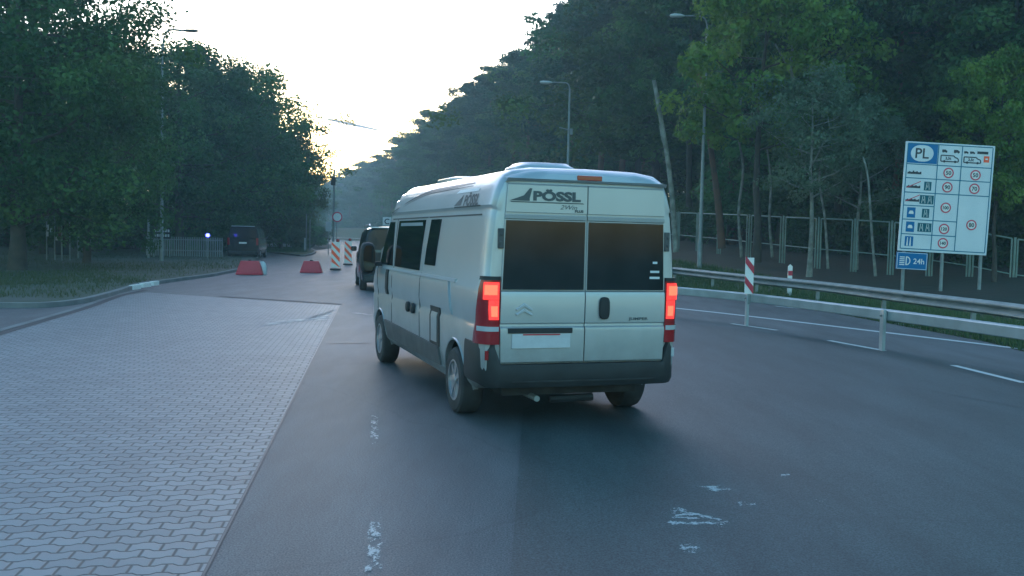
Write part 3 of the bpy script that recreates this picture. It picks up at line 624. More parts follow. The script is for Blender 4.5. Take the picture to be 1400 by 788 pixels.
def railsec(pts, sec, name):
    rr = []
    for i, p in enumerate(pts):
        t = Vector(pts[min(i + 1, len(pts) - 1)]) - Vector(pts[max(i - 1, 0)]); t.normalize(); n = Vector((t.y, -t.x))
        rr.append([(p[0] + n.x * a - b0.x, p[1] + n.y * a - b0.y, z) for a, z in sec])
    mb = MB(); mb.grid(rr, True); n_ = len(sec); mb.f.append(tuple(range(n_))); mb.f.append(tuple(len(mb.v) - n_ + i for i in range(n_))); return mb.build(name, M['galv'], e, smooth=30)
railsec(rp, [(-.1, .55), (-.1, .70), (-.085, .72), (.085, .72), (.1, .70), (.1, .55), (.085, .535), (-.085, .535)], 'rail')
for px in (1700, 1450, 1218, 1030, 906, 830, 770):
    k = min(range(len(rp)), key=lambda i: abs(700 + rp[i][0] / rp[i][1] * FPX - px)); q = rp[k]
    po = MB().box((q[0] - b0.x - .13, q[1] - b0.y, .34), (.055, .16, .76)).box((q[0] - b0.x - .02, q[1] - b0.y, .62), (.2, .10, .12)).build('post', M['galv'], e, bevel=.006)
    MB().lathe([(.02, 0), (.02, .03), (.012, .035)], 8, (q[0] - b0.x - .16, q[1] - b0.y, .62), (-1, 0, 0)).build('bolt', M['galv2'], po)
    if px == 1030: mk = q
# striped marker on the barrier post
e = empty('marker_board', (mk[0] - .13, mk[1] - .12, .72), 0, 'red and white striped marker standing on the median barrier post', 'marker')
MB().box((0, .02, .4), (.19, .02, .8)).build('board', M['orw'], e, bevel=.004)
for z0 in (.0, .44):
    mb = MB(); mb.prism([(-.095, 0, z0 + .24), (.095, 0, z0), (.095, 0, z0 + .17), (-.095, 0, z0 + .40)], (0, .006, 0)); mb.build('stripe', M['markred'], e)
MB().box((.02, .05, .02), (.06, .03, .5)).build('bracket', M['galv2'], e)
p = U(1081, 381.5, .75); Y = p.y + 1.6
e = empty('delineator_post', (X(1080, Y), Y, .1), 0, 'small white and red reflector post behind the outer guardrail', 'post')
mb = MB(); mb.prism([(-.07, 0, 0), (.07, 0, 0), (.07, 0, 1.0), (-.0, 0, 1.07), (-.07, 0, 1.0)], (0, .06, 0)); mb.build('body', M['orw'], e)
MB().box((0, -.004, .78), (.145, .008, .16)).build('band', M['markred'], e)

# ------------------------------------------------------------------ mesh fence behind the guardrail
fx = [(1570, 346), (1500, 341), (1444, 334), (1388, 327), (1328, 316), (1273, 309), (1220, 304), (1169.5, 301), (1120, 299), (1071.5, 297), (1025, 294.5), (984, 293), (955, 292), (928, 291), (900, 290.5), (874, 290)]
def depth_fence(px): return float(np.interp(px, [850, 925, 1030, 1130, 1235, 1400, 1560], [63, 56, 46, 40, 36.5, 34.5, 33.5]))
pts = []
for px, yt in fx:
    D = depth_fence(px); t = atY(px, yt, D); pts.append(t)
e = empty('mesh_fence', (pts[0].x, pts[0].y, 0), 0, 'tall grey green framed wire mesh fence at the forest edge', 'fence'); b0 = Vector((pts[0].x, pts[0].y, 0))
for i, t in enumerate(pts):
    po = MB().tube([t - b0 + Vector((0, 0, .06)), Vector((t.x - b0.x, t.y - b0.y, -.3))], .045, 8).build('post', M['fence'], e, smooth=50)
    if i == len(pts) - 1: break
    q = pts[i + 1]; d = (q - t); dh = Vector((d.x, d.y, 0)).normalized(); a = t + d * .07; c = t + d * .93; hh = 2.75; mb = MB()
    za = Vector((0, 0, -hh)); corners = [a, c, c + za, a + za]
    for k in range(4): mb.tube([corners[k] - b0, corners[(k + 1) % 4] - b0], .032, 6)
    m0, m1 = a + za * .47, c + za * .47; mb.tube([m0 - b0, m1 - b0], .026, 6)
    fr = mb.build('panel_frame', M['fence'], e, smooth=50); mb = MB()
    nx = 9
    for k in range(1, nx): mb.tube([a.lerp(c, k / nx) - b0, a.lerp(c, k / nx) + za - b0], .003, 3, False)
    for k in range(1, 10): mb.tube([a + za * (k / 10) - b0, c + za * (k / 10) - b0], .003, 3, False)
    mb.build('wire_mesh', M['wire'], fr)

# ------------------------------------------------------------------ speed limit board
SY = 31.5
tl, tr_, bl = atY(1239, 193, SY), atY(1361, 200, SY), atY(1238, 343, SY)
ux = (tr_ - tl); WS = ux.length; ux.normalize(); uz = (tl - bl); HS = uz.length; uz = (uz - ux * uz.dot(ux)).normalized(); un = ux.cross(uz)  # un points away from the camera? fixed below
if un.y > 0: un = -un
sg = empty('speed_limit_sign', (tl.x + WS / 2, SY, 0), 0, 'large white board listing speed limits with PL on a blue corner', 'road sign'); b0 = sg.location.copy()
k = WS / 122.0                              # metres per photo pixel across the board
def S(x, y, o=0): return tl + ux * (x * k) - uz * (y * k) + un * o - b0        # board pixels from its top left corner
WP, HP = 122, HS / k
def srect(mb, x0, y0, x1, y1, o): return mb.poly([S(x0, y1, o), S(x1, y1, o), S(x1, y0, o), S(x0, y0, o)])
mb = MB(); mb.prism([S(0, HP, 0), S(WP, HP, 0), S(WP, 0, 0), S(0, 0, 0)], -un * .05); panel = mb.build('panel', M['sign_w'], sg, bevel=.01)
mb = MB(); srect(mb, 3.5, 2.5, 44, 29, .004); mb.build('country_field', M['sign_b'], panel)
mb = MB(); mb.poly([S(23 + 15.5 * math.copysign(abs(math.cos(a)) ** .8, math.cos(a)), 15.5 + 11.2 * math.sin(a), .008) for a in np.linspace(0, 6.283, 33)[:-1]]); mb.build('oval', M['sign_w'], panel)
mb = MB(); put_text(mb, 'PL', 19.5, lambda a, b: S(23 + a, 15.5 - b, .012), bold=.25); mb.build('lettering', M['sign_k'], panel)
mb = MB(); tk = 1.25
def ln2(x0, y0, x1, y1):
    if x0 == x1: srect(mb, x0 - tk / 2, y0, x0 + tk / 2, y1, .006)
    else: srect(mb, x0, y0 - tk / 2, x1, y0 + tk / 2, .0055)
xa, xb, xr = 45, 77.5, 119; yb = HP - 3.5
rowy = [30.5, 49.5, 69, 87, 107, 127]
for y in (30.5, 49.5): ln2(3, y, xr, y)
ln2(3, 69, xr, 69)
ln2(3, 87, xa, 87); ln2(3, 106, xb, 106); ln2(3, 126, xb, 126)
ln2(xa, 30.5, xa, yb); ln2(xb, 3, xb, yb); ln2(xa, 3, xa, 30.5); ln2(3, 3, 3, yb); ln2(xr, 3, xr, yb); ln2(3, 2.5, xr, 2.5); ln2(3, yb, xr, yb)
mb.build('grid_lines', M['sign_ln'], panel)
def piece(fn, name, m):
    q = MB(); fn(q); return q.build(name, m, panel)
for x, y, t in ((61, 40, '50'), (98, 41, '50'), (61, 59.5, '90'), (98, 59.5, '70'), (61, 87.5, '100'), (61, 116.5, '120'), (61, 136, '140'), (98, 109, '80')):
    aa = np.linspace(0, 2 * math.pi, 29); rr = [[S(x + r_ * math.cos(a), y + r_ * math.sin(a), .006) for a in aa] for r_ in (5.4, 7.2)]
    piece(lambda q: q.grid(rr), 'limit_ring', M['sign_r']); piece(lambda q: q.poly([S(x + 5.4 * math.cos(a), y + 5.4 * math.sin(a), .0065) for a in aa[:-1]]), 'limit_disc', M['orw'])
    piece(lambda q: put_text(q, t, 7.6 if len(t) == 2 else 6.0, lambda a, b: S(x + a, y - b, .009), bold=.2), 'limit_number', M['sign_k'])
M['sign_g'] = mat('sign_green', (.01, .09, .13), .5)
for y, slash in ((40, 0), (59, 1), (77.5, 1)):
    xs = [5, 7, 7, 9, 9, 12, 12, 14, 14, 17, 17, 19, 19, 22, 22, 24]; hs_ = [2, 2, 3, 3, 2.2, 2.2, 4, 4, 2.6, 2.6, 3.4, 3.4, 2.2, 2.2, 3, 3]
    piece(lambda q: q.poly([S(24, y + 4, .006), S(5, y + 4, .006)] + [S(a, y + 3.5 - b, .006) for a, b in zip(xs, hs_)]), 'town_pictogram', M['sign_k'])
    if slash: piece(lambda q: q.poly([S(5, y + 4.6, .009), S(5, y + 3.4, .009), S(24, y - 6, .009), S(24, y - 4.8, .009)]), 'slash', M['sign_r'])
for x, y, two in ((34, 59.5, 0), (34, 78, 1), (34, 96.5, 0), (34, 116, 1)):
    hw = 5 if not two else 9.5
    piece(lambda q: srect(q, x - hw, y - 6, x + hw, y + 6, .006), 'carriageway_pictogram', M['sign_g'])
    q = MB()
    for c in ((x,) if not two else (x - 4.3, x + 4.3)):
        for sg_ in (-1, 1): q.poly([S(c + sg_ * 2.7, y + 5, .009), S(c + sg_ * 2.0, y + 5, .009), S(c + sg_ * .8, y - 5, .009), S(c + sg_ * 1.4, y - 5, .009)])
        srect(q, c - .3, y - 1, c + .3, y + 2, .009)
    q.build('lane_lines', M['orw'], panel)
for y in (96.5, 116):
    piece(lambda q: srect(q, 8.5, y - 7, 20, y + 7, .006), 'motor_road_pictogram', M['sign_b'])
    piece(lambda q: q.poly([S(a, y + b, .009) for a, b in ((11, 2), (17.5, 2), (17.5, 0), (16.3, -2.5), (12.2, -2.5), (11, 0))]), 'car_outline', M['orw'])
piece(lambda q: srect(q, 8.5, 129, 20, 142.5, .006), 'motorway_pictogram', M['sign_b'])
for c in (11.3, 15.3): piece(lambda q: q.poly([S(c - .6, 142, .009), S(c + 1.8, 142, .009), S(c + 1.3, 130.5, .009), S(c + .3, 130.5, .009)]), 'motorway_lane', M['orw'])
def veh(x, y, w_, h_):
    def f(mb_):
        mb_.poly([S(x + w_ * a, y - h_ * b, .006) for a, b in ((0, 0), (0, 1), (.72, 1), (.74, .75), (.9, .7), (1, .4), (1, 0))])
        for c in (.2, .82): mb_.poly([S(x + w_ * c + h_ * .25 * math.cos(a), y + h_ * .25 * math.sin(a), .0075) for a in np.linspace(0, 6.28, 13)[:-1]])
    piece(f, 'vehicle_pictogram', M['sign_k'])
def vehline(x, y, w_, h_):
    def f(pk):
        o_ = [(0, 0), (0, 1), (.72, 1), (.80, .75), (.95, .6), (1, .35), (1, 0)]
        for i in range(7):
            a, b = o_[i], o_[(i + 1) % 7]; A = S(x + w_ * a[0], y - h_ * a[1], .006); B = S(x + w_ * b[0], y - h_ * b[1], .006); t = (B - A).normalized(); n_ = t.cross(un) * .018; pk.poly([A - n_, B - n_, B + n_, A + n_])
        for c in (.2, .82): pk.poly([S(x + w_ * c + 1.7 * math.cos(a), y + 1.7 * math.sin(a), .0075) for a in np.linspace(0, 6.28, 13)[:-1]])
        put_text(pk, '3,5t', 5.0, lambda a, b: S(x + w_ * .42 + a, y - h_ * .5 - b, .0062), bold=.2)
    piece(f, 'van_pictogram', M['sign_k'])
veh(50, 12, 7, 3.4); veh(66, 12, 8, 3.8); vehline(49, 24.5, 24, 8)
veh(80, 12, 6, 2.8); veh(88, 12, 7, 2.8); piece(lambda q: srect(q, 98, 8.5, 113, 12, .006), 'trailer_pictogram', M['sign_k']); vehline(80.5, 24.5, 23, 7.5)
piece(lambda q: srect(q, 107.5, 14.5, 115, 23, .006), 'trailer_field', M['orange']); piece(lambda q: srect(q, 107.5, 23.2, 115, 27, .006), 'trailer_caption', M['orw']); piece(lambda q: srect(q, 109.5, 17.5, 113, 19.5, .009), 'trailer_mark', M['orw'])
# blue headlights plate under the board
mb = MB(); y0, y1 = HP + 1.5, HP + 25; mb.prism([S(-1, y1, .0), S(42, y1, .0), S(42, y0, .0), S(-1, y0, .0)], -un * .03); pl = mb.build('headlight_plate', M['sign_b'], sg, bevel=.006)
mb = MB(); mb.v; cx_, cy_ = 13.5, (y0 + y1) / 2; out = [S(cx_ + 5 * math.sin(a), cy_ - 6 * math.cos(a), .004) for a in np.linspace(0, math.pi, 14)]; inn = [S(cx_ + 3.6 * math.sin(a), cy_ - 4.6 * math.cos(a), .004) for a in np.linspace(0, math.pi, 14)]
mb.grid([out, inn]); srect(mb, cx_ - 1.6, cy_ - 6, cx_, cy_ + 6, .004)
for j in range(5): srect(mb, 3.5, cy_ - 5.6 + j * 2.6, 10.5, cy_ - 4.2 + j * 2.6, .004)
put_text(mb, '24h', 10.5, lambda a, b: S(30 + a, cy_ - b, .004), bold=.12); mb.build('lettering', M['orw'], pl)
mb = MB()
for a0, b0_, a1, b1_ in ((.2, .5, 41, 1.2), (.2, 22.3, 41, 23), (0, .5, .8, 23), (40.4, .5, 41.2, 23)): srect(mb, a0, y0 + b0_, a1, y0 + b1_, .0035)
mb.build('border', M['sign_w'], pl)
for x in (5, 58, 111):
    t = S(x, 3, -.09); MB().tube([t, Vector((t.x, t.y, -.2))], .055, 10).build('post', M['galv2'], sg, smooth=50)
for y in (20, 75, 130): mb = MB(); mb.prism([S(2, y + 1.5, -.055), S(120, y + 1.5, -.055), S(120, y - 1.5, -.055), S(2, y - 1.5, -.055)], -un * .03); mb.build('cross_rail', M['galv2'], sg)

# ------------------------------------------------------------------ street lamps, poles, signs
def lamp(px, ybase, D, head, top, label, z=0, double=False):
    T = atY(px, top[1], D); x, y = X(px, D), D; T = atY(top[0], top[1], D); B = Vector((T.x, D, z)); e = empty('street_lamp', B, 0, label, 'street lamp', 'street lamps by the road')
    MB().tube([Vector((0, 0, -.2)), Vector((0, 0, 1.2)), Vector((0, 0, 1.25)), Vector((0, 0, T.z - z))], [.11, .11, .085, .05], 10).build('pole', M['pole'], e, smooth=50)
    Hd = atY(head[0], head[1], D) - B; h0 = Vector((0, 0, T.z - z)); c = Vector((Hd.x * .25, 0, Hd.z - .05))
    MB().tube(smoothline([tuple(h0), tuple(h0.lerp(c, .6) + Vector((-.05 * Hd.x, 0, .1))), tuple(c + Vector((.12 * Hd.x, 0, .06))), tuple(Hd)], 5), .032 if px > 600 else .06, 8).build('arm', M['pole'], e, smooth=50)
    s = 1 if Hd.x > 0 else -1
    mb = MB(); Ls = .68 if px > 600 else .95
    prof_ = [(0, .03), (.12, .08), (.35, .14), (.75, .15), (.95, .1), (1, .03)]
    rr = [[(Hd.x + s * (a * Ls - .05), w_ * math.cos(t), Hd.z + w_ * .62 * math.sin(t)) for t in np.linspace(0, 6.283, 13)[:-1]] for a, w_ in prof_]
    mb.grid(rr, True); mb.build('lamp_head', mat('lamp_head', (.09, .095, .1) if px < 600 else (.5, .52, .5), .5), e, smooth=60)
lamp(222, 350, 53, (249, 42), (222, 68), 'street lamp with curved arm rising out of the left trees')
lamp(778, 330, 52, (754, 113), (779, 122), 'slim street lamp pole rising just behind the camper van roof', 1.0)
lamp(965, 362, 43, (935, 22), (967, 38), 'tall street lamp pole standing behind the guardrail near the fence', .6)
# brackets on the pole behind the van
B = atY(778, 178, 52)
e = empty('bracket_arm', B, 0, 'small side bracket and cable box on the slim lamp pole behind the van', 'bracket'); MB().tube([(-.55, -.1, .12), (0, -.1, 0), (.15, -.1, .05)], .03, 6).box((.12, -.1, -.1), (.14, .12, .3)).build('bracket', M['pole'], e)

Dg = 80
def sign_pole(px, D, ytop, label, r=.06):
    T = atY(px, ytop, D); e = empty('signal_pole', (T.x, D, 0), 0, label, 'pole'); MB().tube([(0, 0, -.1), (0, 0, T.z)], r, 8).build('pole', M['pole'], e, smooth=50); return e, T
e, T = sign_pole(457, Dg, 232, 'tall grey pole with signal heads and small boards above the road end', .09)
for a, b, w_, h_ in ((456, 248, 6, 11), (466, 253, 7, 4), (464, 240, 3, 7)):
    q = atY(a, b, Dg); kx = Dg / FPX; MB().box((q.x - T.x, -.12, q.z), (w_ * kx, .16, h_ * kx)).build('signal_head', M['black'] if w_ == 6 else M['white'], e, bevel=.02)
q = atY(458, 300, Dg); mm = MB().lathe([(.045, 0), (.03, .05)], 8, (0, 0, 0), (0, 0, 1))
q = atY(462, 297, Dg - .5)
rs_ = empty('no_entry_zone_sign', (q.x, q.y - .3, 0), 0, 'round white sign with red border below the signal pole', 'road sign')
MB().lathe([(.43, 0), (.43, .02)], 24, (0, 0, q.z), (0, 1, 0)).build('border', M['sign_r'], rs_); MB().lathe([(.33, 0), (.33, .015)], 24, (0, -.012, q.z), (0, 1, 0)).build('disc', M['orw'], rs_)
MB().tube([(-.05, .06, -.1), (-.05, .06, q.z + .3)], .035, 8).build('post', M['pole'], rs_)
q = atY(449, 310, 84); sb = empty('white_sign', (q.x, 84, 0), 0, 'small upright white board left of the round sign', 'road sign')
MB().box((0, 0, q.z), (.5, .03, .85)).build('board', M['white'], sb, bevel=.02); MB().tube([(0, .05, -.1), (0, .05, q.z)], .04, 8).build('post', M['pole'], sb)
q = atY(529, 303, 56); sb = empty('lane_sign', (q.x, 56, 0), 0, 'small white sign above the roof of the dark car ahead', 'road sign')
MB().box((0, 0, q.z), (.5, .03, .5)).build('board', M['white'], sb, bevel=.02); mb = MB(); put_text(mb, 'C', .45, lambda a, b: (a, -.02, q.z + b), bold=.01); mb.build('lettering', M['sign_k'], sb)
MB().tube([(0, .05, -.1), (0, .05, q.z)], .04, 8).build('post', M['pole'], sb)
for px, yt, D in ((419, 293, 92), (424, 300, 97)):
    e, T = sign_pole(px, D, yt, 'thin post with a pale sleeve beside the grass island' if px == 419 else 'slightly leaning thin post behind the pale sleeved post', .05)
    if px == 419: MB().tube([(-.12, 0, 0), (-.12, 0, 1.4)], .09, 8).build('sleeve', M['white'], e)

# warning beacons and barriers
def beacon(px, yb, D, label):
    z = 0; e = empty('beacon_board', (X(px, D), D, z), R(6), label, 'beacon', 'red and white beacon boards')
    MB().box((0, .1, .04), (.55, .5, .09)).build('foot', M['rubber'], e, bevel=.02)
    MB().box((0, .02, .78), (.44, .035, 1.32)).build('board', M['orw'], e, bevel=.012)
    mb = MB()
    for z0 in (.02, .46, .90):
        a = [(-.21, z0 + .40), (.21, z0 - .06), (.21, z0 + .16), (-.21, z0 + .62)]
        a = [(x, max(.125, min(1.435, zz))) for x, zz in a]; mb.prism([(x, -.003, zz) for x, zz in a], (0, .004, 0))
    mb.build('stripe', M['orange'], e)
    MB().lathe([(.06, 0), (.09, .02), (.09, .14), (.05, .17)], 12, (.1, .04, 1.43), (0, 0, 1)).build('warning_lamp', M['reddark'], e, smooth=True)
beacon(458, 368, 48.5, 'left and larger striped beacon board near the car ahead')
beacon(475, 361, 57, 'farther striped beacon board directly left of the car ahead')
def barrier(px, yb, wd, ht, label, m, D):
    e = empty('road_barrier', (X(px, D), D, 0), R(4), label, 'barrier', 'low plastic road barriers'); a, b = wd / 2, wd / 2 * .72
    mb = MB(); secs = [(.0, a, .25), (.06, a, .25), (.10, a * .97, .2), (ht * .55, a * .85, .15), (ht * .9, b, .1), (ht, b * .96, .08)]
    mb.grid([[(-x, -d, z), (x, -d, z), (x, d, z), (-x, d, z)] for z, x, d in secs], True); mb.f.append((0, 1, 2, 3)); n_ = len(mb.v); mb.f.append((n_ - 4, n_ - 3, n_ - 2, n_ - 1))
    mb.build('body', m, e, bevel=.02); MB().lathe([(.07, 0), (.07, .05), (.04, .06)], 10, (0, 0, ht), (0, 0, 1)).build('cap', M['black'], e)
barrier(341, 376, 1.12, .60, 'red trapezoid barrier in front of the parked dark van', M['red'], 41)
barrier(425, 372, 1.0, .55, 'red trapezoid barrier standing alone left of the beacon boards', M['red'], 44.5)
e = empty('barrier_end', (X(357.5, 41.3), 41.3, 0), 0, 'rounded white plastic barrier end beside the left red barrier', 'barrier')
MB().grid([[(r_ * math.cos(t), r_ * .8 * math.sin(t), z) for t in np.linspace(0, 6.283, 17)[:-1]] for z, r_ in ((0, .2), (.05, .22), (.35, .2), (.5, .15), (.58, .07))], True).build('body', M['whitep'], e, smooth=60)

# left pale fence, gate frame, shelter, blue lamp
D = 62; z = 0
e = empty('paling_fence', (X(200, D), D, 0), 0, 'low pale paling fence in the shade left of the parked van', 'fence'); b0 = Vector((X(200, D), D, 0))
xe = X(303, D) - b0.x
for zz in (.55, 1.25): MB().box((xe / 2, 0, zz), (xe, .04, .06)).build('rail', M['pole'], e)
for k in range(34): MB().box((xe * k / 33, -.04, .8), (.07, .02, 1.25)).build('paling', M['pole'], e)
q = atY(221, 320, 60); e = empty('notice_board', (q.x, 60, 0), 0, 'small pale grid board standing behind the left street lamp', 'board')
mb = MB()
for j in range(6):
    for k_ in range(2): mb.box((-.42 + j * .17, 0, q.z + .2 - k_ * .3), (.11, .02, .17))
mb.build('tile', M['white'], e); MB().box((0, .03, q.z + .05), (1.1, .03, .7)).build('board', M['black'], e); 
for s in (-.5, .5): MB().box((s, .06, q.z / 2), (.05, .05, q.z + .1)).build('post', M['pole'], e)
D = 50; e = empty('shelter', (X(72, D), D, .1), 0, 'small framed glass shelter under the huge left tree', 'shelter')
for x in (-.35, .45):
    for y in (0, .9): MB().box((x, y, 1.1), (.05, .05, 2.2)).build('post', M['pole'], e)
MB().box((.05, .45, 2.25), (1.1, 1.2, .08)).build('roof', M['grey_clad'], e, bevel=.01); MB().box((-.2, -.03, 2.5), (.75, .04, .42)).build('header_board', M['pole'], e)
MB().box((.05, .92, 1.15), (.75, .015, 1.7)).build('glass_panel', M['glass'], e)
for x, zz, h_ in ((-.28, 1.75, .3), (-.3, 1.4, .25), (.2, 1.25, .35), (-.1, 1.6, .2)): MB().box((x, -.03, zz), (.12, .01, h_)).build('notice', M['white'], e)
D = 54; e = empty('gate_post', (X(112, D), D, .1), 0, 'pair of pale gate posts right of the small shelter', 'gate')
for x in (-.25, .18, .42): MB().box((x, 0, .75), (.08, .08, 1.5)).build('post', M['pole'], e)
MB().box((.08, 0, 1.1), (.7, .04, .06)).build('rail', M['pole'], e)
D = 58; q = atY(202, 300, D); e = empty('grey_post', (X(202, D), D, .1), 0, 'slim grey post left of the pale grid board', 'post'); MB().tube([(0, 0, -.1), (0, 0, 2.4)], .07, 8).build('post', M['pole'], e)
D = 60; q = atY(284, 322, D); e = empty('signal_lamp', (q.x, D, 0), 0, 'small glowing blue violet lamp on a thin post left of the parked van', 'lamp')
MB().tube([(0, 0, -.1), (0, 0, q.z - .1)], .035, 8).build('post', M['pole'], e); MB().lathe([(.05, -.1), (.11, -.07), (.12, .05), (.06, .12)], 14, (0, 0, q.z), (0, 0, 1)).build('bulb', M['bluelamp'], e, smooth=60)
D = 100
e = empty('pale_barrier_row', (X(376, D), D, 0), 0, 'low pale railing on the far side of the grass island', 'railing')
for k_ in range(6): MB().box((k_ * .45 - .9, 0, .55), (.3, .05, .3)).build('board', M['white'], e)
MB().box((.2, .05, .4), (3.0, .05, .06)).build('rail', M['pole'], e)
for s in (-1.2, 1.6): MB().box((s, .05, .2), (.06, .06, .5)).build('post', M['pole'], e)

# ------------------------------------------------------------------ camper van
VX, VY, VA = .705, 9.264, .330
van = empty('camper_van', (VX, VY, 0), VA, 'silver high roof camper van with lit red tail lights in the middle of the road', 'camper van')
PZ = [.33, .42, .60, .95, .985, 1.02, 1.10, 1.30, 1.355, 1.39, 1.70, 2.0, 2.07, 2.095, 2.12, 2.15, 2.30, 2.38, 2.44, 2.485, 2.515, 2.525]
PX = [.93, 1.0, 1.025, 1.032, 1.020, 1.020, 1.035, 1.030, 1.022, 1.004, .985, .955, .948, .938, .938, .948, .905, .87, .825, .75, .55, 0.0]
def px_at(z): return float(np.interp(z, PZ, PX))
def body_section(y, zt, inset=0, zdrop=0, xs=1.0):
    out = []
    for z, x in zip(PZ, PX):
        if zt < 2.5 and z > zt - .14:
            zc = zt - .14; t = (z - zc) / (2.525 - zc); xx = px_at(zc) * max(0, math.cos(t * math.pi / 2)) ** .55; z = zc + .14 * math.sin(t * math.pi / 2); x = xx
            if t >= .999: x = 0
        zz = z - zdrop * max(0, (z - 1.9) / .6)
        if y < .45: zz = max(zz, .455 + .02 * (z > .34) + .02 * (z > .5))
        out.append((max(0, x - inset) * xs if x > 0 else 0, y, zz))
    return out
stn = [(0, 2.525, .07, .06, 1), (.015, 2.525, .035, .03, 1), (.05, 2.525, .012, .012, 1), (.11, 2.525, 0, 0, 1)] + [(y, 2.525, 0, 0, 1) for y in np.arange(.3, 4.1, .2)] + \
      [(4.2, 2.52, 0, 0, 1), (4.4, 2.49, 0, 0, 1), (4.55, 2.42, 0, 0, 1), (4.7, 2.28, 0, 0, 1), (4.95, 2.02, 0, 0, 1), (5.2, 1.74, 0, 0, 1), (5.42, 1.5, 0, 0, 1), (5.5, 1.42, 0, 0, .99), (5.7, 1.33, 0, 0, .97), (5.85, 1.2, 0, 0, .94), (5.95, 1.02, 0, 0, .88), (5.99, .85, .02, 0, .82)]
rows_ = []
for y, zt, ins, zd, xs in stn:
    s_ = body_section(y, zt, ins, zd, xs); rows_.append([(-x, yy, z) for x, yy, z in s_] + [(x, yy, z) for x, yy, z in reversed(s_[:-1])])
mb = MB(); mb.grid(rows_, True); n_ = len(rows_[0]); mb.f.append(tuple(range(n_))); mb.f.append(tuple(len(mb.v) - n_ + i for i in range(n_)))
body = mb.build('body', M['paint'], van)
body.data.materials.append(M['black'])
for yy in (.98, 5.02):                      # cut the wheel arches
    for s in (-1, 1):
        cb = MB().lathe([(.415, 0), (.415, .34)], 40, (s * 1.1, yy, .36), (-s, 0, 0)).box((s * .93, yy, .15), (.34, .83, .42)).build('cut', M['black'])
        cb.data.materials.clear(); 
        bb = bmesh.new(); bb.from_mesh(cb.data); bb.free()
        cb.parent = van
        md = body.modifiers.new('cut', 'BOOLEAN'); md.object = cb; md.operation = 'DIFFERENCE'; md.solver = 'EXACT'; md.use_self = True
bpy.context.view_layer.update()
me = bpy.data.meshes.new_from_object(body.evaluated_get(bpy.context.evaluated_depsgraph_get())); body.modifiers.clear(); body.data = me
for o in [o for o in C.objects if o.name.startswith('cut')]: bpy.data.objects.remove(o)
me.materials.clear(); me.materials.append(M['paint']); me.materials.append(M['black'])
for p in me.polygons:
    c = p.center; p.material_index = 0
    for yy in (.98, 5.02):
        if abs(c.x) < px_at(c.z) - .012 and math.hypot(c.y - yy, c.z - .36) < .45 and abs(p.normal.x) < .95 or (abs(c.x) < .80 and math.hypot(c.y - yy, c.z - .36) < .45): p.material_index = 1
    if p.normal.z < -.9: p.material_index = 1
me.shade_smooth(); me.set_sharp_from_angle(angle=R(32))

def side_patch(s, corners, m, name, off=.006, ny=10, nz=8, parent=van, rnd=0.0, smooth=40):
    """quad patch lying on the van's side; corners (y,z): bottom rear, bottom front, top front, top rear"""
    A, B, Cc, Dd = [Vector(c) for c in corners]; mb = MB(); rows_o = []
    def pt(u, v, o): q = (A.lerp(B, u)).lerp(Dd.lerp(Cc, u), v); return (s * (px_at(q.y) + o), q.x, q.y)
    us = [i / ny for i in range(ny + 1)]; vs = [i / nz for i in range(nz + 1)]
    mb.grid([[pt(u, v, off) for u in us] for v in vs])
    ring_ = [(u, 0) for u in us] + [(1, v) for v in vs[1:]] + [(u, 1) for u in us[::-1][1:]] + [(0, v) for v in vs[::-1][1:-1]]
    mb.grid([[pt(u, v, off) for u, v in ring_], [pt(u, v, -.01) for u, v in ring_]], True)
    return mb.build(name, m, parent, smooth=smooth)
GL = M['glass']
for s in (-1, 1):
    # black window band: cab door glass, sliding side glass, narrow fixed glass
    cw = side_patch(s, [(4.30, 1.42), (5.18, 1.42), (4.72, 2.02), (4.40, 2.02)], GL, 'cab_window')
    w1 = side_patch(s, [(2.72, 1.42), (4.14, 1.42), (4.10, 2.03), (2.62, 2.03)], GL, 'side_window', .012)
    w2 = side_patch(s, [(1.98, 1.50), (2.46, 1.50), (2.32, 2.03), (1.88, 2.03)], GL, 'side_window', .012)
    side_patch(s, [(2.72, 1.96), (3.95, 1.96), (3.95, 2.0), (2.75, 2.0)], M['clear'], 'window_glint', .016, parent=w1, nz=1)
    # seams, belt crease and lower cladding
    for cs in ([(4.20, .5), (4.215, .5), (4.235, 2.06), (4.22, 2.06)], [(2.58, 1.42), (2.62, 1.42), (2.50, 2.06), (2.46, 2.06)], [(2.56, .56), (2.575, .56), (2.6, 1.4), (2.585, 1.4)], [(5.1, .55), (5.12, .55), (5.28, 1.42), (5.26, 1.42)]):
        side_patch(s, cs, M['paint'] if cs[0][0] == 2.58 else M['shade_paint'], 'seam', .004, 1, 12)
    side_patch(s, [(1.02, 1.365), (4.9, 1.365), (4.9, 1.395), (1.02, 1.395)], M['clear'] if 0 else M['paint'], 'belt_moulding', .018, 20, 2)
    side_patch(s, [(.35, 2.05), (4.55, 2.05), (4.55, 2.066), (.35, 2.066)], M['shade_paint'], 'roof_seam', .004, 20, 1)
    side_patch(s, [(1.58, .42), (4.5, .42), (4.66, .66), (1.62, .62)], M['grey_clad'], 'side_cladding', .022, 20, 4)
    sk = side_patch(s, [(1.42, .30), (4.6, .34), (4.6, .42), (1.46, .42)], M['paint'], 'sill', .012, 12, 2)
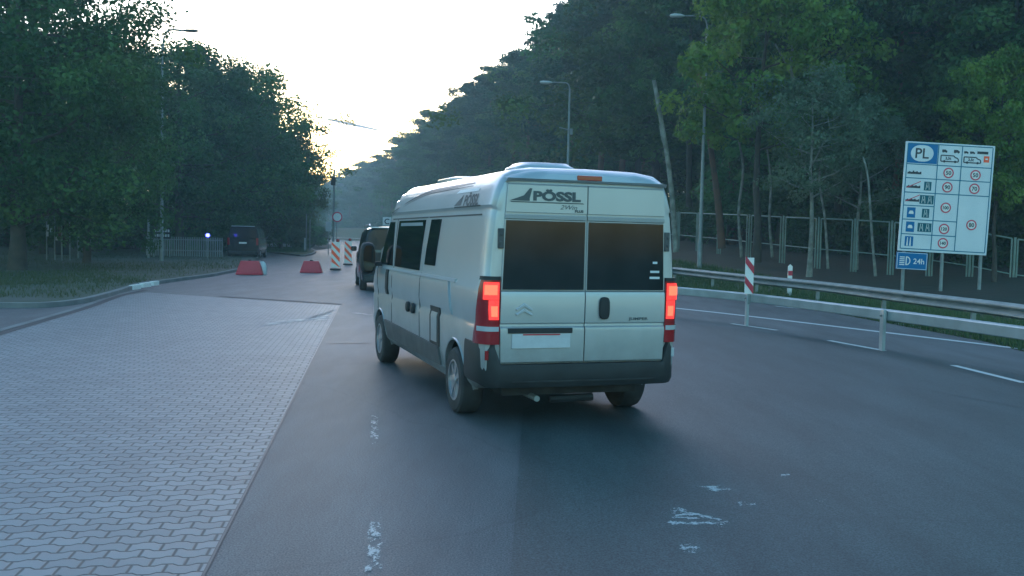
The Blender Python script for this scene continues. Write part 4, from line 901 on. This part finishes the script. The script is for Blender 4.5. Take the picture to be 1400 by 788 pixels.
# driver side fittings
fl_ = side_patch(-1, [(1.60, .62), (2.02, .62), (2.02, 1.05), (1.60, 1.05)], M['black'], 'service_flap', .012)
side_patch(-1, [(1.68, .66), (1.94, .66), (1.94, .99), (1.68, .99)], M['paint'], 'flap_door', .018, parent=fl_)
for yy in (2.85, 3.12):
    mb = MB(); X0 = px_at(.95) + .002; mb.lathe([(.065, 0), (.065, .03), (.05, .04)], 16, (-X0, yy, .95), (-1, 0, 0)); mb.build('filler_cap', M['black'], van, smooth=40)
side_patch(-1, [(4.45, 1.02), (4.58, 1.02), (4.58, 1.36), (4.45, 1.36)], M['black'], 'door_handle', .02)
side_patch(-1, [(1.1, 1.02), (1.13, 1.02), (1.30, 1.36), (1.24, 1.36)], M['paint'], 'fender_crease', .02, 1, 6)
# decals on the high roof side
def on_side(s):
    return lambda y, z, o=.004: (s * (px_at(z) + o), y, z)
for s in (-1, 1):
    sd_ = on_side(s)
    for k_, (zo, th) in enumerate(((0, .035), (.06, .012))):
        a, b = [], []
        for t in np.linspace(0, 1, 26):
            y = .9 + 3.75 * t; zc = 2.395 - .03 * t - .22 * max(0, t - .45) ** 1.6 / .55 ** 1.6 - zo * .5; tt = th * math.sin(math.pi * min(1, t * 1.1 + .08)) ** .6 if t < .9 else th * .6
            a.append(sd_(y, zc - tt / 2)); b.append(sd_(y, zc + tt / 2))
        mb = MB(); mb.grid([a, b]); mb.build('stripe', M['decal'], van)
    cy = .78
    mb = MB(); put_text(mb, 'PÖSSL', .155, lambda a, b: sd_(cy + s * a, 2.225 + b, .005), bold=.006, sx=1.25); mb.build('lettering', M['decal'], van)
    mb = MB(); mb.poly([sd_(cy + s * a, b) for a, b in ((-.62, 2.165), (-.36, 2.165), (-.34, 2.28))]); mb.poly([sd_(cy + s * a, b) for a, b in ((-.6, 2.155), (.36, 2.155), (.38, 2.14), (-.6, 2.14))]); mb.build('logo_mark', M['decal'], van)
    mb = MB(); mb.grid([[sd_(y, 2.30) for y in np.linspace(.62, 1.45, 6)], [sd_(y, 2.335) for y in np.linspace(.60, 1.35, 6)]]); mb.build('pale_decal', M['sign_w'], van)
# rear doors
dprof = [(.64, .0), (.64, -.016), (.655, -.03), (.95, -.038), (.98, -.034), (.995, -.016), (1.015, -.014), (1.03, -.03), (1.28, -.034), (1.325, -.026), (1.335, -.006)]
uprof = [(2.015, -.004), (2.02, -.03), (2.055, -.034), (2.06, -.02), (2.078, -.02), (2.083, -.034), (2.34, -.03), (2.355, -.018), (2.355, 0)]
def xo(z): return float(np.interp(z, [.5, 1.0, 1.4, 2.0, 2.36], [.85, .865, .86, .84, .815]))
for s in (-1, 1):
    door = None
    for nm, pr in (('rear_door', dprof), ('upper_door_panel', uprof)):
        pr = pr if nm != 'rear_door' else pr
        lst = list(pr); a = [(s * .006, y, z) for z, y in lst]; b = [(s * xo(z), y, z) for z, y in lst]
        a_in = [(s * .006, .01, z) for z, y in lst]; b_in = [(s * xo(z), .01, z) for z, y in lst]
        mb = MB(); mb.grid([a_in, a, b, b_in]); o = mb.build(nm, M['paint'], van if door is None else door, bevel=.004, smooth=25)
        if door is None: door = o
    # frame round the glass and the glass itself
    mb = MB(); z0, z1 = 1.338, 2.012
    mb.prism([(s * .008, -.022, z0), (s * xo(z0), -.022, z0), (s * xo(z1), -.022, z1), (s * .008, -.022, z1)], (0, .03, 0)); fr = mb.build('window_frame', M['paint'], door, bevel=.003)
    mb = MB(); xi = .017; mb.prism([(s * xi, -.028, z0 + .008), (s * (xo(z0) - .012), -.028, z0 + .008), (s * (xo(z1) - .012), -.028, z1 - .008), (s * xi, -.028, z1 - .008)], (0, .008, 0)); gw = mb.build('rear_window', M['rglass'], door, bevel=.004)
    if s == 1:
        mb = MB()
        for z_, w_ in ((1.62, .05), (1.53, .10), (1.47, .11)): mb.box((.745, -.0295, z_), (w_, .002, .022))
        mb.build('sticker', M['sign_w'], door)
    # hinges, tail lights
    MB().box((s * .872, -.012, 1.83), (.055, .05, .19)).box((s * .878, -.04, 1.87), (.03, .02, .03)).box((s * .878, -.04, 1.79), (.03, .02, .03)).build('hinge', M['grey_clad'], van, bevel=.008)
    path = [(.872, -.018), (.92, -.026), (.965, -.018), (1.0, .012), (1.028, .06), (1.046, .12), (1.052, .22)]
    def lp(t, z, o):
        t = t * (len(path) - 1); i = min(int(t), len(path) - 2); f = t - i; a, b = path[i], path[i + 1]; x = a[0] + (b[0] - a[0]) * f; y = a[1] + (b[1] - a[1]) * f
        dx, dy = b[0] - a[0], b[1] - a[1]; l_ = math.hypot(dx, dy); corr = px_at(z) - 1.03; return (s * (x + corr * t / 6 + dy / l_ * o), y - dx / l_ * o, z + .06)
    def lpatch(z0, z1, t0, t1, o, m, name, parent, t1b=None):
        mb = MB(); us = np.linspace(0, 1, 13); vs = np.linspace(0, 1, 7)
        def q(u, v, oo): tt = t1 if t1b is None else t1 + (t1b - t1) * v; return lp(t0 + (tt - t0) * u, z0 + (z1 - z0) * v, oo)
        mb.grid([[q(u, v, o) for u in us] for v in vs]); rg = [(u, 0) for u in us] + [(1, v) for v in vs[1:]] + [(u, 1) for u in us[::-1][1:]] + [(0, v) for v in vs[::-1][1:-1]]
        mb.grid([[q(u, v, o) for u, v in rg], [q(u, v, -.02) for u, v in rg]], True); return mb.build(name, m, parent, smooth=40)
    tl_ = lpatch(.765, 1.40, 0, 1, .012, M['reddark'], 'tail_light', van, .72)
    lpatch(1.19, 1.355, .05, .56, .018, M['redlit'], 'lit_lens', tl_); lpatch(1.235, 1.33, .12, .5, .022, M['redhot'], 'lit_core', tl_)
    lpatch(1.0, 1.185, .05, .36, .018, M['redlit'], 'lit_lens', tl_); lpatch(1.03, 1.13, .10, .30, .022, M['redhot'], 'lit_core', tl_)
    lpatch(.89, .935, .04, .8, .018, M['clear'], 'clear_strip', tl_); lpatch(1.375, 1.41, 0, .8, .016, M['black'], 'light_cap', tl_)
mb = MB(); mb.prism([(.20 + .055 * math.copysign(abs(math.cos(a)) ** .6, math.cos(a)), -.03, 1.17 + .11 * math.copysign(abs(math.sin(a)) ** .6, math.sin(a))) for a in np.linspace(0, 6.283, 21)[:-1]], (0, -.035, 0)); mb.build('door_handle', M['black'], van, bevel=.01)
# number plate recess, blank pale plate
MB().box((-.46, -.038, .955), (.66, .02, .05)).build('plate_lamp_bar', M['black'], van, bevel=.005)
pr_ = MB().box((-.45, -.041, .855), (.60, .01, .14)).build('number_plate', M['white'], van, bevel=.004)
MB().box((-.45, -.048, .918), (.38, .006, .012)).build('plate_edge', M['red'], pr_)
# maker's chevrons and badge
mb = MB()
for dz in (0, .048):
    mb.prism([(-.63 - .085, -.034, 1.115 + dz), (-.63, -.034, 1.17 + dz), (-.63 + .085, -.034, 1.115 + dz), (-.63 + .075, -.034, 1.098 + dz), (-.63, -.034, 1.137 + dz), (-.63 - .075, -.034, 1.098 + dz)], (0, -.014, 0))
mb.build('emblem', M['clear'], van, bevel=.003)
rf = lambda cx, cz, y: (lambda a, b: (cx + a, y, cz + b))
mb = MB(); put_text(mb, 'JUMPER', .036, rf(.575, 1.06, -.0375), bold=.0006, sx=1.7); mb.build('badge', M['decal'], van)
mb = MB(); put_text(mb, 'PÖSSL', .118, rf(-.32, 2.25, -.037), bold=.006, sx=1.5); mb.build('lettering', M['decal'], van)
mb = MB(); y = -.0365; mb.poly([(-.80, y, 2.19), (-.60, y, 2.19), (-.60, y, 2.215), (-.575, y, 2.31), (-.60, y, 2.31), (-.66, y, 2.24)]); mb.poly([(-.80, y, 2.184), (-.05, y, 2.184), (-.04, y, 2.174), (-.78, y, 2.174)][::-1]); mb.build('logo_mark', M['decal'], van)
mb = MB(); put_text(mb, '2Win', .06, rf(-.20, 2.14, -.037), shear=.35, bold=0, sx=1.3); put_text(mb, 'PLUS', .032, rf(-.09, 2.105, -.037), bold=.002, sx=1.3); mb.build('lettering', M['decal'], van)
# roof lip with third brake light
mb = MB(); us = np.linspace(-1, 1, 25)
def crown(u): return 2.50 - .02 * u * u - .07 * abs(u) ** 6
sec = lambda u: [(u * .832, .02, 2.375 - .01 * abs(u) ** 4), (u * .835, -.045, 2.385 - .01 * abs(u) ** 4), (u * .835, -.065, 2.40), (u * .83, -.05, crown(u) - .045), (u * .825, .0, crown(u) - .008), (u * .83, .12, crown(u) + .018), (u * .83, .2, crown(u) - .03)]
mb.grid([sec(u) for u in us]); sp = mb.build('roof_lip', M['paint'], van, smooth=35)
MB().box((0, -.062, 2.425), (.26, .016, .05)).build('third_brake_light', M['reddark'], sp, bevel=.01)
# bumper
pth = [(-1.035, .60), (-1.055, .40), (-1.05, .15), (-1.0, .03), (-.93, -.035), (-.86, -.06), (-.5, -.075), (0, -.08)]; pth = pth + [(-x, y) for x, y in reversed(pth[:-1])]
mb = MB(); rr = []
for x, y in pth:
    zt = .83 if abs(x) > .88 else .635; zb = .41 + .03 * (abs(x) > 1.0); L_ = math.hypot(x, .0) or 1; ix = x * (1 - .07 / max(1, abs(x))) if abs(x) > .9 else x; iy = y + (.09 if abs(x) < 1.0 else .02)
    rr.append([(ix, iy, zb), (x * .985, y + .02, zb), (x, y, zb + .05), (x, y, zt - .06), (x * .992, y + .01, zt - .005), (ix, iy, zt)])
for i in range(1): pass
mb.grid(rr, True); mb.f.append(tuple(range(6))); mb.f.append(tuple(len(mb.v) - 6 + i for i in range(6))); bp = mb.build('rear_bumper', M['black'], van, smooth=35)
MB().box((0, -.083, .47), (1.5, .012, .012)).build('bumper_groove', M['rubber'], bp)
for s in (-1, 1): MB().box((s * .985, -.0, .72), (.035, .02, .09)).build('reflector', M['reddark'] if s < 0 else M['clear'], bp, bevel=.004)
# underbody, exhaust, axle, wheels
MB().box((0, 2.9, .36), (1.45, 5.2, .16)).box((0, .98, .33), (1.6, .12, .12)).box((.1, 1.9, .32), (.5, 1.0, .18)).build('underbody', M['rubber'], van)
MB().lathe([(.03, 0), (.03, .5), (.025, .5), (.025, .02)], 12, (-.42, .12, .27), (0, 1, 0)).build('exhaust', M['galv2'], van, smooth=40)
MB().tube([(-.2, .35, .22), (.25, .3, .24)], .04, 8).build('tow_bar', M['black'], van, smooth=40)
def wheel(parent, x, y, r, wd, s, steel=False):
    w0 = MB().lathe([(r * .62, -wd / 2), (r * .9, -wd / 2), (r * .975, -wd / 2 + .02), (r, -wd / 2 + .05), (r, wd / 2 - .05), (r * .975, wd / 2 - .02), (r * .9, wd / 2), (r * .62, wd / 2), (r * .6, wd / 2 - .05)], 40, (x, y, r), (s, 0, 0)).build('wheel', M['rubber'], parent, smooth=35)
    o = Vector((x + s * (wd / 2 - .035), y, r))
    rim = MB().lathe([(r * .64, 0), (r * .64, .03), (r * .60, .03), (r * .57, -.03), (r * .2, -.045), (r * .19, .0), (r * .12, .015)], 32, o, (s, 0, 0)).build('rim', M['grey_clad'], w0, smooth=35)
    mb = MB()
    for k_ in range(7):
        a = k_ * 2 * math.pi / 7; d = Vector((0, math.cos(a), math.sin(a))); mb.box(o + d * r * .39 + Vector((s * .008, 0, 0)), (.03, r * .44, .05), Matrix.Rotation(a, 3, 'X'))
    mb.lathe([(r * .62, .012), (r * .62, .034), (r * .57, .034), (r * .57, .012)], 32, o, (s, 0, 0)); mb.lathe([(r * .17, .0), (r * .17, .03), (r * .1, .035)], 20, o, (s, 0, 0)); mb.build('spoke', M['alloy'], rim, smooth=35)
for y in (.98, 5.02):
    for s in (-1, 1): wheel(van, s * .915, y, .345, .24, s)
# wheel arch lips
for y in (.98, 5.02):
    for s in (-1, 1):
        mb = MB(); rr = []
        for a in np.linspace(R(-8), R(188), 30):
            c = (y + .43 * math.cos(a), .36 + .43 * math.sin(a)); c2 = (y + .405 * math.cos(a), .36 + .405 * math.sin(a)); X1 = px_at(max(.33, c[1]))
            rr.append([(s * (X1 + .001), *c), (s * (X1 + .014), y + .422 * math.cos(a), .36 + .422 * math.sin(a)), (s * (X1 + .010), *c2), (s * (X1 - .05), *c2)])
        mb.grid(rr); mb.build('wheel_arch', M['paint'], van, smooth=50)
# mirrors, windscreen, front details
for s in (-1, 1):
    mr = MB(); rr = []
    for t, w_ in ((0, .5), (.04, .9), (.1, 1), (.2, .95), (.26, .6)):
        rr.append([(s * (1.20 + .11 * w_ * math.copysign(abs(math.cos(a)) ** .6, math.cos(a))), 5.02 + t, 1.50 + .23 * w_ * math.copysign(abs(math.sin(a)) ** .7, math.sin(a))) for a in np.linspace(0, 6.283, 17)[:-1]])
    mr.grid(rr, True); mr.f.append(tuple(range(16))); o = mr.build('mirror', M['black'], van, smooth=50); MB().box((s * 1.06, 5.1, 1.42), (.16, .07, .06)).build('mirror_arm', M['black'], o, bevel=.01)
    MB().prism([(s * (1.20 + .085 * math.copysign(abs(math.cos(a)) ** .6, math.cos(a))), 5.014, 1.50 + .185 * math.copysign(abs(math.sin(a)) ** .6, math.sin(a))) for a in np.linspace(0, 6.283, 17)[:-1]], (0, -.004, 0)).build('mirror_glass', GL, o)
    MB().box((s * .80, 5.72, 1.12), (.12, .3, .3)).build('headlight', M['clear'], van, bevel=.04)
mb = MB(); mb.grid([[(x * .86 * (1 - .12 * t) * 1, 5.42 - .84 * t + .0, 1.525 + .92 * t + .03 * (1 - x * x)) for x in np.linspace(-1, 1, 13)] for t in np.linspace(0, 1, 7)]); mb.build('windscreen', GL, van, smooth=60)
MB().box((0, 5.93, .5), (1.7, .16, .36)).build('front_bumper', M['black'], van, bevel=.05); MB().box((0, 5.975, .82), (1.2, .06, .2)).build('grille', M['black'], van, bevel=.02)
# roof vents
def dome(x, y, wx, wy, h, m, label=None):
    mb = MB(); mb.grid([[(x + wx / 2 * f * math.copysign(abs(math.cos(a)) ** .45, math.cos(a)), y + wy / 2 * f * math.copysign(abs(math.sin(a)) ** .45, math.sin(a)), 2.505 + z_) for a in np.linspace(0, 6.283, 33)[:-1]] for z_, f in ((0, 1), (h * .5, 1), (h * .62, .97), (h * .7, .9), (h * .95, .78), (h, .6), (h * 1.02, .05))], True)
    o = mb.build('roof_vent', m, van, smooth=50); return o
dome(-.14, .95, .66, .62, .12, M['paint']); dome(-.22, 3.0, .9, .9, .07, M['paint'])
dome(.45, 2.2, .5, .5, .05, M['paint'])

# ------------------------------------------------------------------ other vehicles
def vehicle(name, loc, rz, label, cat, L_, W_, H_, zts, belt, winds, group=None, rails=True, r=.34):
    e = empty(name, loc, rz, label, cat, group); hw = W_ / 2
    pz = [.28, .36, .6, belt - .05, belt, H_ - .25, H_ - .1, H_ - .03, H_]; pxx = [hw * .9, hw * .98, hw, hw, hw * .97, hw * .84, hw * .78, hw * .6, 0]
    def px2(z): return float(np.interp(z, pz, pxx))
    rr = []
    for y, zt, ins in zts:
        s_ = []
        for z, x in zip(pz, pxx):
            if zt < H_ - .01 and z > zt - .1:
                zc = zt - .1; t = (z - zc) / (H_ - zc); x = px2(zc) * max(0, math.cos(t * math.pi / 2)) ** .5 if t < .999 else 0; z = zc + .1 * math.sin(t * math.pi / 2)
            s_.append((max(0, x - ins) if x > 0 else 0, y, z))
        rr.append([(-a, b, c) for a, b, c in s_] + s_[::-1][1:])
    mb = MB(); mb.grid(rr, True); n_ = len(rr[0]); mb.f.append(tuple(range(n_))); mb.f.append(tuple(len(mb.v) - n_ + i for i in range(n_))); mb.build('body', M['carpaint'], e, smooth=35)
    for s in (-1, 1):
        for y0, y1 in winds:
            mb = MB(); mb.grid([[(s * (px2(z) + .008), y0 + (y1 - y0) * u, z) for u in np.linspace(0, 1, 4)] for z in np.linspace(belt + .06, H_ - .2, 5)]); mb.build('side_window', GL, e, smooth=60)
        if rails: MB().tube([(s * hw * .72, .3, H_ + .0), (s * hw * .72, .5, H_ + .06), (s * hw * .72, L_ - 2.0, H_ + .05), (s * hw * .72, L_ - 1.8, H_ - .02)], .022, 6).build('roof_rail', M['carroof'], e)
        MB().box((s * hw * .9, -.01, belt - .12), (.16, .05, .5)).build('tail_light', M['reddark'], e, bevel=.02)
        MB().box((s * (hw + .12), L_ - 1.6, belt + .12), (.2, .1, .18)).build('mirror', M['carpaint'], e, bevel=.04)
        for y in (.85, L_ - .9): wheel(e, s * (hw - .1), y, r, .22, s)
    mb = MB(); mb.grid([[(x * (px2(z) - .12), -.012 + .08 * max(0, (z - belt) / (H_ - belt)), z) for x in np.linspace(-1, 1, 7)] for z in np.linspace(belt + .05, H_ - .2, 5)]); mb.build('rear_window', GL, e, smooth=60)
    MB().box((0, -.03, belt - .22), (.52, .015, .115)).build('number_plate', M['orw'], e); MB().box((0, -.02, .42), (W_ * .9, .14, .22)).build('rear_bumper', M['black'], e, bevel=.03)
    MB().box((0, .05, H_ - .045), (W_ * .72, .16, .04)).build('roof_spoiler', M['carroof'], e, bevel=.012)
    return e
D = 31.0
vehicle('dark_car', (X(517, D) + .42, D, 0), R(12), 'dark boxy car driving just ahead of the camper van', 'car', 4.7, 1.93, 2.12, [(0, 2.02, .06), (.05, 2.08, .02), (.2, 2.12, 0), (2.6, 2.12, 0), (2.9, 2.06, 0), (3.6, 1.5, 0), (3.75, 1.28, 0), (4.5, 1.12, .03), (4.7, .8, .12)], 1.22, [(.35, 1.3), (1.4, 2.2), (2.3, 3.1)])
D = 66.0
vehicle('parked_van', (X(331, D), D, 0), R(8), 'dark van parked under the left trees behind the red barrier', 'van', 5.2, 2.15, 2.28, [(0, 2.15, .06), (.05, 2.22, .02), (.25, 2.28, 0), (3.4, 2.28, 0), (3.7, 2.2, 0), (4.3, 1.6, 0), (4.5, 1.35, 0), (5.0, 1.15, .03), (5.2, .8, .12)], 1.3, [(.4, 1.6), (1.8, 3.0), (3.1, 3.9)], rails=False)

# ------------------------------------------------------------------ evening haze
mb = MB(); mb.box((-10, 420, 22), (700, 960, 52)); hz = mb.build('haze', M['black']); hz.data.materials.clear(); hz['kind'] = 'stuff'; hz['label'] = 'thin blue evening haze over the road and the woods'
m = bpy.data.materials.new('haze_air'); m.use_nodes = True; t = m.node_tree; t.nodes.clear(); o = t.nodes.new('ShaderNodeOutputMaterial'); v = t.nodes.new('ShaderNodeVolumePrincipled')
v.inputs['Color'].default_value = (.65, .84, .9, 1); v.inputs['Density'].default_value = .0014; v.inputs['Anisotropy'].default_value = .2; t.links.new(v.outputs[0], o.inputs['Volume']); hz.data.materials.append(m)
